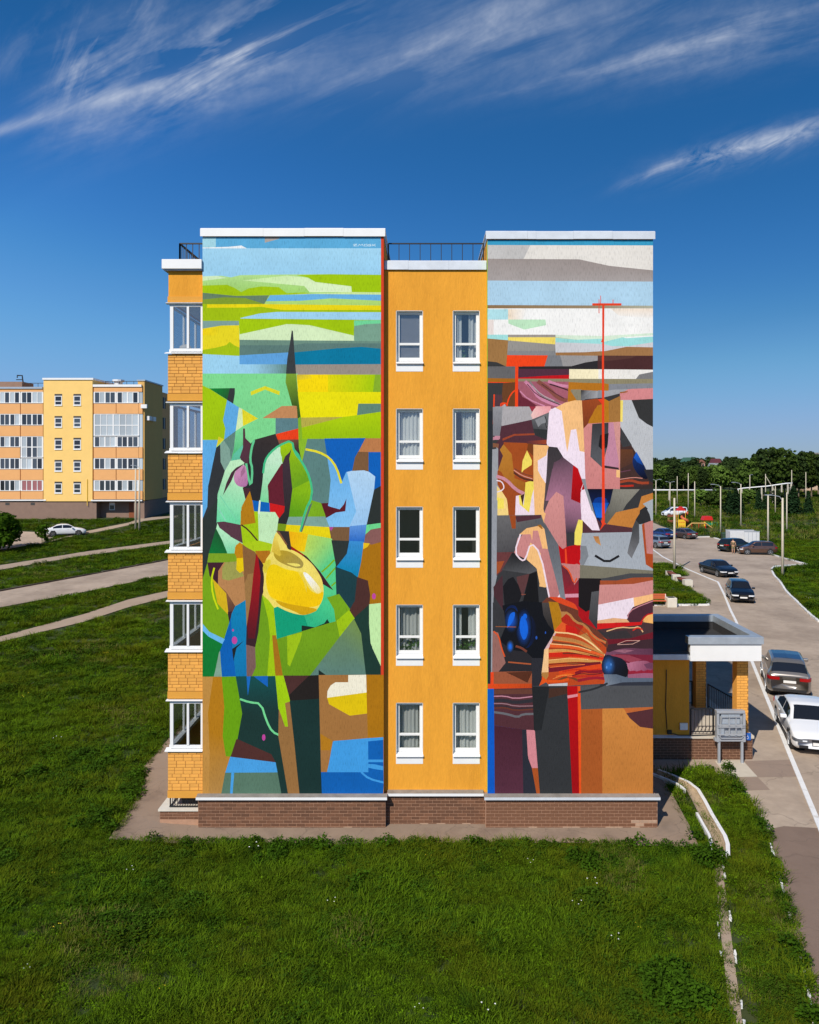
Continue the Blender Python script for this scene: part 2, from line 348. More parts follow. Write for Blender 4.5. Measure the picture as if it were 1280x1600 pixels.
# right-hand yard: one sheet for the pavement beside the house, one for the driving lane and car park
LINE = [(1020, 859), (1036, 870.6), (1072, 889), (1105, 903), (1122, 910), (1131, 928), (1142, 955), (1150, 971), (1174, 1032), (1204, 1106), (1232, 1175), (1259, 1240), (1285, 1303), (1310, 1362)]
lineP = [gp(*p) for p in LINE]
KERB_R = sc((1000, 660), 4.571, [(945, 1070), (960, 1100), (1000, 1140), (1030, 1190), (1060, 1228), (1100, 1265), (1160, 1325), (1230, 1390), (1280, 1430), (1420, 1540)])
kerbP = G(KERB_R)
KERB_T = sc((1000, 660), 4.571, [(945, 1070), (940, 1050), (960, 1034), (1080, 1022), (1192, 1018), (1100, 992), (955, 952), (760, 890), (620, 852), (560, 835), (500, 820), (400, 822), (370, 815), (290, 782), (215, 762), (150, 740), (60, 700), (-30, 680)])
topP = G(KERB_T)
park = topP[::-1]+kerbP[1:]+[Vector((46, 6, 0)), Vector((40, -30, 0)), Vector((13.2, -30, 0))]+lineP[::-1]+[Vector((19, 75, 0)), Vector((5, 78, 0)), Vector((5, 160, 0))]
sheet('road', park, 'asphalt', .012, 3)
WEDGE = [(1135, 1196), (1145, 1215), (1160, 1240), (1180, 1270), (1196, 1300), (1210, 1340), (1222, 1385), (1236, 1440), (1250, 1490), (1262, 1545), (1272, 1600), (1285, 1680)]
wedgeP = G(WEDGE)
GR2 = sc((1000, 660), 4.571, [(100, 1312), (488, 1310), (480, 1290), (430, 1240), (370, 1195), (330, 1160), (300, 1128), (240, 1108), (100, 1102)])  # lawn patch with benches
GR3 = sc((1000, 660), 4.571, [(60, 1010), (200, 1010), (280, 1040), (345, 1100), (240, 1104), (60, 1100)])
gr2 = G(GR2); gr3 = G(GR3)
walk = [Vector((6.9, 4.6, 0)), Vector((9.6, 4.6, 0)), gp(1118, 1188)]+wedgeP+[Vector((12.6, -30, 0)), Vector((13.2, -30, 0))]+lineP[::-1]+[Vector((19, 75, 0)), Vector((6.7, 75, 0))]
sheet('pavement', walk, 'asphalt', .016, 2)
sheet('new_asphalt', [gp(1196, 1300), gp(1205, 1296), gp(1225, 1292), gp(1278, 1295)]+[gp(1290, 1330), Vector((12.9, -12, 0)), Vector((12.9, -30, 0)), Vector((12.3, -30, 0))]+wedgeP[5:][::-1], 'asphalt_dark', .021, 2)
sheet('asphalt_patch', G(sc((1000, 920), 4.571, [(745, 1235), (1080, 1225), (1125, 1345), (840, 1350)])), 'asphalt_patch', .021, 2)
sheet('asphalt_patch', G(sc((1000, 920), 4.571, [(620, 1352), (845, 1352), (930, 1440), (700, 1448)])), 'asphalt_patch', .022, 2)
sheet('lawn', gr2, 'soil_green', .06, 2); sheet('lawn', gr3, 'soil_green', .06, 2)
# left-hand lanes and paths
lane = G([(-90, 943), (0, 925), (130, 901), (262, 876), (300, 869), (300, 893), (262, 899), (130, 926), (0, 950), (-90, 968)]); sheet('road', lane, 'asphalt', .05, 2)
path1 = G([(-90, 905), (0, 884), (130, 863), (262, 846), (300, 841), (300, 845), (262, 850.5), (130, 869), (0, 891), (-90, 912)]); sheet('footpath', path1, 'dirt_path', .05, 2)
path2 = G([(-90, 1028), (0, 996), (130, 961), (200, 938), (262, 924), (300, 915), (300, 924), (262, 934), (200, 950), (130, 973), (0, 1004), (-90, 1040)]); sheet('footpath', path2, 'dirt_path', .05, 2)
lot = G(sc((0, 560), 4, [(-300, 1080), (90, 1083), (250, 1088), (330, 1100), (340, 1120), (250, 1160), (60, 1190), (-300, 1230)])); sheet('car_park', lot, 'asphalt', .05, 2)
path3 = G(sc((0, 560), 4, [(250, 1162), (420, 1120), (560, 1095), (800, 1045), (900, 1018), (1048, 1000), (1120, 996), (1120, 984), (1048, 988), (880, 1000), (800, 1030), (560, 1078), (420, 1108)])); sheet('footpath', path3, 'dirt_path', .05, 2)
# paved strip round the house
APR = [(170, 1315), (235, 1319), (300, 1322), (420, 1320), (520, 1324), (640, 1319), (760, 1322), (880, 1320), (1000, 1325), (1092, 1327), (1084, 1305), (1070, 1280), (1058, 1258), (1050, 1243)]
apr = G(APR)+[Vector((8.1, 4.7, 0)), Vector((5, 4.7, 0)), Vector((5, .4, 0)), Vector((-5, .4, 0)), Vector((-5, 16, 0)), Vector((-9.9, 16, 0)), gp(225, 1200), gp(222, 1232), gp(200, 1270)]
sheet('paved_apron', apr, 'apron', .07, .5)
porchstrip = G([(1023, 1192), (1118, 1187), (1160, 1190), (1186, 1217), (1150, 1224), (1134, 1222), (1112, 1203), (1085, 1203), (1066, 1208), (1023, 1215)]); sheet('pavement', porchstrip, 'asphalt', .019, 1)
BLD = [(-7.6, -.1), (6.9, -.1), (6.9, 45), (-7.6, 45)]
PAVED = [[(p[0], p[1]) for p in q] for q in (park, walk, lane, path1, path2, lot, path3, apr, porchstrip)]+[BLD]
# ------------------------------------------------------------------ painted mural: flat shapes of wall paint, coordinates in quarter pixels of the photograph
MURAL_L = '''
@300,340
808080 40,120 1200,120 1200,3620 40,3620
5fb0dc 60,120 1182,120 1182,200 330,197 60,195
a9dbe6 60,120 145,120 145,190 60,190
f8fbfb 60,195 60,190 225,185 305,177 340,195
a9dcf4>9fd4f0|500,200,500,360 40,194 1210,194 1210,372 40,372
f8fbfb 60,195 60,190 225,185 305,177 340,195
b3a9a2 452,120 550,120 540,136 452,160
b9e38f>a2d56a|500,362,500,480 60,370 180,366 240,376 300,362 590,358 860,356 1182,360 1182,500 60,500
d6f0c0 60,370 150,366 215,380 60,398
cdeea3>e2f6c4|400,380,800,460 310,395 590,365 720,378 770,405 995,432 998,468 735,470 700,430
a6cc0a 650,362 860,356 1182,360 1182,470 998,468 995,432 770,405 725,378
a8cb0a 60,427 215,422 260,440 305,468 350,445 430,432 540,437 590,475 700,470 740,478 490,490 270,495 60,472
d4eda0 998,468 1182,470 1182,484 620,482
6a8468 60,472 270,492 480,488 450,542 60,542
86a12f 60,515 200,500 330,505 450,542 60,542
6db4e2 485,488 760,480 1182,484 1182,524 870,508 680,522 460,535
b5dd77 460,525 680,522 870,507 1182,522 1182,552 450,545
a9c60c 60,542 450,545 1182,552 1182,650 60,650
f3dc12 90,545 450,543 1182,552 1182,580 560,580 430,560 330,565 90,566
a5d8f2 300,630 420,602 530,592 1182,594 1182,642 300,633
84a59c 60,648 290,648 290,677 180,679 60,697
efdc22 60,697 180,677 292,675 295,815 235,780 150,820 60,832
f9d60a>efdc22|60,700,170,740 60,697 145,692 180,700 150,740 60,737
a9c510 60,830 150,815 210,800 232,780 260,800 295,815 295,867 200,862 60,855
a2d7f1 60,855 200,862 295,867 295,918 350,920 362,977 60,977
a8cc08 292,642 1012,645 1012,740 735,675 615,668 295,732
dcf2c0 295,732 590,668 735,675 1012,740 1012,772 295,768
76dc9c 1014,645 1182,643 1182,664 1014,680
7da58e 1014,680 1090,668 1182,664 1182,777 1014,774
6f9080 295,766 1182,775 1182,824 1060,812 900,815 640,847 295,867
5f7f78 295,800 640,800 700,788 1182,788 1182,824 900,818 640,847 295,867
62a6de 295,863 600,845 600,920 295,919
037ba0 635,845 900,820 1060,810 1182,822 1182,920 635,921
648c82>a2d7f1|560,950,370,950 355,919 600,919 600,980 365,978
9d9286 640,921 1182,918 1182,986 640,984
81dd90 60,977 660,977 660,1220 60,1220
3b4042 622,706 630,712 640,850 650,985 586,985 595,880 612,780
L3 dff4fa 1006,170 1030,168 1008,180 1034,180
L3 dff4fa 1040,181 1044,169 1054,176 1064,168 1070,181
L3 dff4fa 1076,170 1094,169 1096,180 1077,181 1076,170
L3 dff4fa 1118,169 1102,171 1102,181 1118,180 1118,176 1110,176
L3 dff4fa 1126,168 1126,181
L3 dff4fa 1146,169 1130,175 1148,181
@300,560
82dd91 60,98 660,98 660,480 390,520 240,640 60,640
e3df2a 365,210 455,175 548,208 545,232 455,197 368,234
068a36>24502c|120,190,235,260 105,190 240,188 220,262
35383a 235,188 266,188 266,225 256,285 218,262
a7cb0a 60,170 105,190 218,262 195,380 210,440 200,512 60,514
62b0e6 218,262 292,308 285,380 272,455 200,510 208,440 193,390
dcf2b8 292,308 314,318 318,425 272,456
ecde2a 312,318 412,378 318,425
c98d5c 440,375 560,300 655,298 660,377
7da231>3a5a20|600,120,660,300 588,98 650,98 662,230 677,370 660,377 655,300 625,297 584,150
3b4042 588,98 650,98 642,0 595,0
fedd05 653,103 850,103 858,150 850,212 662,212
d2b93c>fedd05|680,105,700,140 655,103 735,103 760,130 655,137
a9cd08>e8dc08|950,150,850,150 850,103 1145,103 1135,212 850,212
8ab22c 1145,103 1182,103 1182,212 1132,212
f2e60a 662,212 1182,212 1182,285 1040,285 1032,360 680,374
658a77 1040,285 1182,285 1182,337 1032,360
bcb04a 678,372 945,368 683,437
b3d207>9cc40a|900,360,900,500 685,435 940,370 1182,335 1182,502 690,506
5f8388 522,375 660,375 664,442 522,477
f0421a 525,475 664,440 667,510 530,512
8a5540>38302f|600,510,620,560 530,510 667,508 670,600 620,520 545,547
81dd98>3fb070|300,460,280,640 272,455 320,440 335,500 310,600 245,648 270,520
63887c 200,510 272,455 262,560 243,645 210,712 175,650 175,540
85a898 175,540 200,515 235,570 243,642 207,712 178,680
e8d72c 165,490 200,508 150,558
62b0e6 60,512 160,512 150,560 100,800 95,940 65,1020 60,1020
34373a 150,560 175,540 178,650 210,715 165,850 150,1065 108,1210 60,1210 60,1020 95,930 105,780
38302f>2a2a2d|450,500,400,700 370,530 390,510 522,473 548,545 460,640 445,720 430,900 375,900 300,830 330,640
c6f2c2>72dca4|260,700,180,980 240,642 300,630 335,680 320,800 335,880 305,960 305,1045 210,1035 150,1030 160,850 205,705
L6 7cd6a8 175,860 230,940 280,1010
L7 8fd8b8 160,930 210,1015
62c4a0 245,642 300,632 335,600 320,540 260,600
55333f 318,440 330,440 333,500 368,535 350,662 330,657 298,622 318,560
L14 66cc90 388,512 372,560 362,640 378,690 370,810 350,740 338,658
S cf90b4>b070a0|280,720,340,800 258,750 270,705 300,680 332,662 345,720 352,798 310,808 275,792
a86f90 305,710 328,670 332,712 305,748
4a2c38 193,858 215,780 245,715 275,685 332,656 270,708 245,770
4a2831 316,808 368,815 335,888
c9f0cb>7fdc9c|500,650,440,890 445,722 455,640 490,590 545,545 562,640 475,792 480,905 425,895 440,780
S a6cc0a>6fa51c|640,560,620,700 545,545 622,512 640,580 700,660 745,760 755,850 690,995 600,995 627,820 606,650 615,570 562,642
8fbf14>62a016|680,800,640,950 625,820 745,760 755,850 690,995 600,995
42303a>2c2c2c|600,650,590,1000 622,568 608,630 628,820 600,1040 535,1035 540,1000 580,930 570,820 566,660
66202e 473,800 560,660 571,820 580,925 485,908
0b63b8 376,888 487,905 490,962 390,957
d01c1c 485,905 580,925 577,960 545,1002 520,964 488,960
5f8580 718,505 835,505 868,760 857,903 800,908 757,890 740,750 690,650 705,570
7fb02a>93c02a|680,360,690,600 662,377 680,365 690,505 722,505 700,600 688,655 668,560
0e63bb 828,503 1087,500 1035,600 1008,705 970,715 938,785 890,660 848,630
6cb4ea>86c4f0|900,700,950,1050 848,630 890,660 935,780 965,712 1002,703 1000,830 1030,960 990,1055 856,1055 833,990 855,905 868,760
L14 ece031 710,570 790,585 860,622 905,685 935,783
b7d9f3>9ecaf0|1060,720,1040,1040 970,712 1000,705 1075,700 1147,740 1142,822 1092,1045 985,1052 1028,960 998,830
c27f4d 1085,501 1182,501 1182,588 1040,588
7f5b3c 1040,585 1107,587 1107,710 1075,701 1003,705 1020,620
0b62b9 1105,587 1182,587 1182,802 1140,824 1147,740 1105,707
2e3432 1140,822 1182,798 1182,1032 1093,1045
5d1b26 806,905 870,930 925,945 950,915 967,878 960,957 900,965 838,1000
7fb01f 755,890 808,905 838,992 685,995
82a89a 605,992 835,990 862,1058 590,1042
f0da10 588,1040 858,1056 872,1132 605,1087 583,1077
7a9b1a 540,1033 592,1038 584,1082 533,1077
7a5a3c 858,1055 992,1055 987,1147 876,1137
b44a9a 856,1054 888,1057 870,1080
5f94d8>2a6cc4|1040,1050,1040,1140 988,1050 1094,1040 1078,1152 983,1147
71dd90 1093,1042 1182,1030 1182,1062 1120,1072 1086,1102
8d5f5a 1086,1102 1120,1071 1182,1060 1182,1174 1078,1157
L13 46c487 445,720 455,640 490,590 545,545 625,512 640,590 690,650 740,750 755,860 710,950 678,1085
5b6f66 735,920 755,900 690,1085 680,1088
b97f14 362,830 380,900 397,1030 345,1050 303,1042 310,930
a8cd12 388,955 420,965 422,1165 508,1163 492,1210 400,1210 320,1168 303,1045 398,1030
c9efbb 413,970 420,962 520,962 543,1000 530,1085 502,1165 460,1182 420,1167
dff0d8 420,888 430,890 424,975 412,970
5a3a45 153,1025 200,1021 305,1042 317,1158 240,1112
L9 4a2a20 308,1042 350,1070 420,1152
@300,780
2e3634 60,140 160,0 152,185 97,400 62,525 60,525
0c7a38>1d5a30|120,330,200,240 150,183 105,342 222,342 190,250
b6eec0>7fdcaa|230,240,230,330 150,183 172,180 240,235 317,277 320,290 270,300 268,342 222,340 190,260
7fa524 105,340 272,340 283,392 96,397
43222e 93,398 202,396 165,450 165,537 110,482
a8cd12>b4d01a|400,150,400,320 315,275 420,260 508,282 490,330 395,330 318,290
c98a12 275,290 300,270 322,287 324,365 285,377 266,337
f3cf0a 280,370 320,368 322,450 300,463 277,440
bb8553 165,450 200,396 283,390 326,460 337,632 268,672 215,582 163,537
a3a152 190,430 210,395 285,390 326,482 230,510 190,500
f3cf0a 282,370 318,368 321,450 300,463 277,440
8d633a 316,283 403,345 387,470 330,532 325,460
b8741a 395,325 490,322 465,375 440,402
7aa819 60,522 97,398 110,480 135,505 160,650 225,720 237,782 205,878 110,832 60,772
dab51e 130,498 165,535 215,592 226,722 160,652
L11 cfe010 140,430 122,500 130,600 165,690
8a5e3c>5a3a38|220,590,240,710 165,535 215,580 272,670 247,722 228,702 215,590
3a2430 226,705 252,702 236,788
0d86b8>0f78b0|290,650,300,1110 337,630 268,678 245,740 185,932 190,1112 347,1112
0a63b5 235,785 245,740 255,932 277,1112 188,1112 178,952
6cbcec 60,770 110,830 207,876 190,908 105,862 60,817
0f7d33 60,815 105,860 192,906 170,962 140,1112 60,1112
86a892 176,950 190,1112 138,1112
1e2426 253,937 327,886 280,932 262,1012
E c748a0 268,883,17,24
E c748a0 258,820,6,8
a17846 330,530 350,470 387,463 377,600 345,792
3b232a 400,343 442,402 457,490 442,600 417,832 397,928 340,912 343,795 390,600
a3161e>5a1a24|400,480,390,850 402,345 414,362 430,480 415,720 395,872 355,872 345,792 370,622 385,470
80605a 341,910 397,925 402,1050 377,1112 345,1112
73a31b 440,600 482,752 492,862 477,1112 375,1112 402,1050 417,830
a6cc12 440,600 517,682 535,872 500,852 527,1112 473,1112 490,860 478,750
ad741a 503,852 527,852 574,1112 525,1112
58d28c>c3e05a|860,400,720,280 640,300 720,220 877,248 900,400 905,607 835,622 700,560
11a378 513,680 700,700 745,800 690,827 533,877
4ccf8c>2fb884|860,650,740,760 700,722 820,600 905,600 902,768 850,757 770,802 725,792
1c3026 688,790 770,802 830,777 848,750 864,777 688,827
L10 7db312 812,457 850,425 892,380
L10 7db312 840,497 897,432
L9 7db312 874,545 900,520
fcb90e>f6d010|620,220,720,280 605,202 727,218 705,330 640,320 620,292
3a3230 535,198 607,202 622,317 600,320 590,280
3f222b 618,293 720,360 800,450 887,572 820,532 740,395
a02018 620,295 705,350 690,358 640,325
S f7e06a 438,420 485,368 490,340 510,250 525,208 548,225 590,280 600,318 642,320 742,390 800,470 823,530 826,605 790,692 740,718 690,728 600,706 500,652 442,595 455,490
S e8d23a 438,420 485,368 500,400 460,480
S fbe04a>f7dc3a|500,450,600,600 462,470 500,395 590,440 660,448 720,560 800,600 822,640 700,690 520,640 475,600
S fbd70e>fccc08|560,450,620,660 458,480 495,392 590,445 660,450 700,480 735,570 790,600 826,570 822,620 800,672 690,680 510,625 475,590
f4d648 660,450 690,460 720,540 718,585 700,520
S d9a80e 510,625 600,655 690,670 802,688 740,718 690,728 640,700 560,672
S bfa02a>a8944a|560,330,660,430 507,330 560,318 620,330 680,372 702,405 690,434 640,432 560,402 520,372
S f3e06a 585,400 640,402 668,405 685,418 650,424 620,414
S fffdf2>fbe68a|740,500,800,590 690,455 722,460 785,530 812,570 795,594 765,577 725,520
e0c040>f7e06a|520,300,560,240 510,250 525,210 560,350 548,358 500,330
8a5a3a 525,198 548,205 598,285 590,290 545,222
2e3634 873,258 987,262 972,342 905,428 898,400
0f86b4>3b90d0|1010,440,1030,270 985,262 1078,266 1060,390 1040,487 1000,462 903,427 970,342
af7410 1072,300 1185,268 1185,652 1113,657 1102,512 1042,490 1060,390
f2c51a 1073,274 1114,278 1100,300 1073,314
1d4046 898,423 1000,460 1037,490 1010,652 990,692 925,597 905,607
50302c 1035,488 1102,510 1117,600 1112,662 1015,748 988,692 1020,640
E c748a0 1140,608,12,19
1f3b33 1013,745 1112,658 1114,800 1130,930 1185,1050 1185,1112 1088,1112 1055,830
c9efa9 1110,658 1185,650 1185,1047 1120,902 1110,780
79a91c 846,615 922,593 992,690 900,764 890,690
a3c814 985,693 1020,747 925,867 902,765
76a41b>6a9a1a|700,850,700,1100 533,875 860,775 905,763 927,865 740,1112 572,1112
a4c818 597,855 692,833 680,882 615,1047 600,1032
5f8378>77924a|940,950,980,790 1015,748 1060,840 1092,1112 735,1112 925,863
1c2a26 795,1068 845,1103 795,1103
@300,1000
c48f45 40,230 137,230 105,460 112,680 112,1000 40,1000
b97d18>b98a48|150,600,150,900 135,230 192,230 210,420 195,600 215,725 247,728 185,1000 108,1000 115,700 103,460
6da510 188,230 280,228 317,460 280,622 245,730 215,727 197,560 205,420
1c3834>15504f|420,450,420,230 276,228 527,226 547,420 547,600 615,1000 565,1000 520,762 288,622 317,460
1a6cc0 343,228 370,228 352,350
1565bb 388,228 477,226 477,295 430,260
L13 78dd94 303,370 360,390 435,398 470,510 505,575 560,600
E c748a0 452,610,11,20
522f2b 288,620 500,715 528,768 243,732
4aa2e2 243,730 527,765 539,830 211,832
5a7a66 211,830 539,828 570,1000 180,1000
4aa2e2 250,828 268,828 255,1000 240,1000
a5cf10 523,224 577,223 614,385 585,397 604,542 585,542 543,430
9d7140 585,395 614,386 684,1000 611,1000 543,600 546,430 585,542 604,542
4d2f2c 575,223 737,223 625,342 608,347
26211f 735,223 797,220 799,370 616,382 610,345
1a3532 616,380 799,368 820,1000 680,1000
a8753f 795,220 1095,218 1107,612 885,634 850,828 811,828
fbf3d9 980,265 980,220 1094,218 1099,330 848,364 850,320 870,285 900,265
e8c70e 848,362 1099,328 1102,460 990,474 860,402
b17612 1092,218 1200,218 1200,610 1103,614
b77c1c 806,585 830,600 885,632 870,690 811,690
0f63b4 811,826 1107,823 1105,632 1200,620 1200,1000 818,1000
43a0e4 890,632 1200,608 1200,625 1105,634 1107,827 848,827
43a0e4 1105,748 1200,748 1200,764 1105,764
43a0e4 1105,775 1150,778 1200,790 1200,815 1150,808 1105,798
L12 43a0e4 1062,826 1110,868 1205,892
@300,340
dd4526 1181,100 1210,100 1210,2858 1184,2860
'''
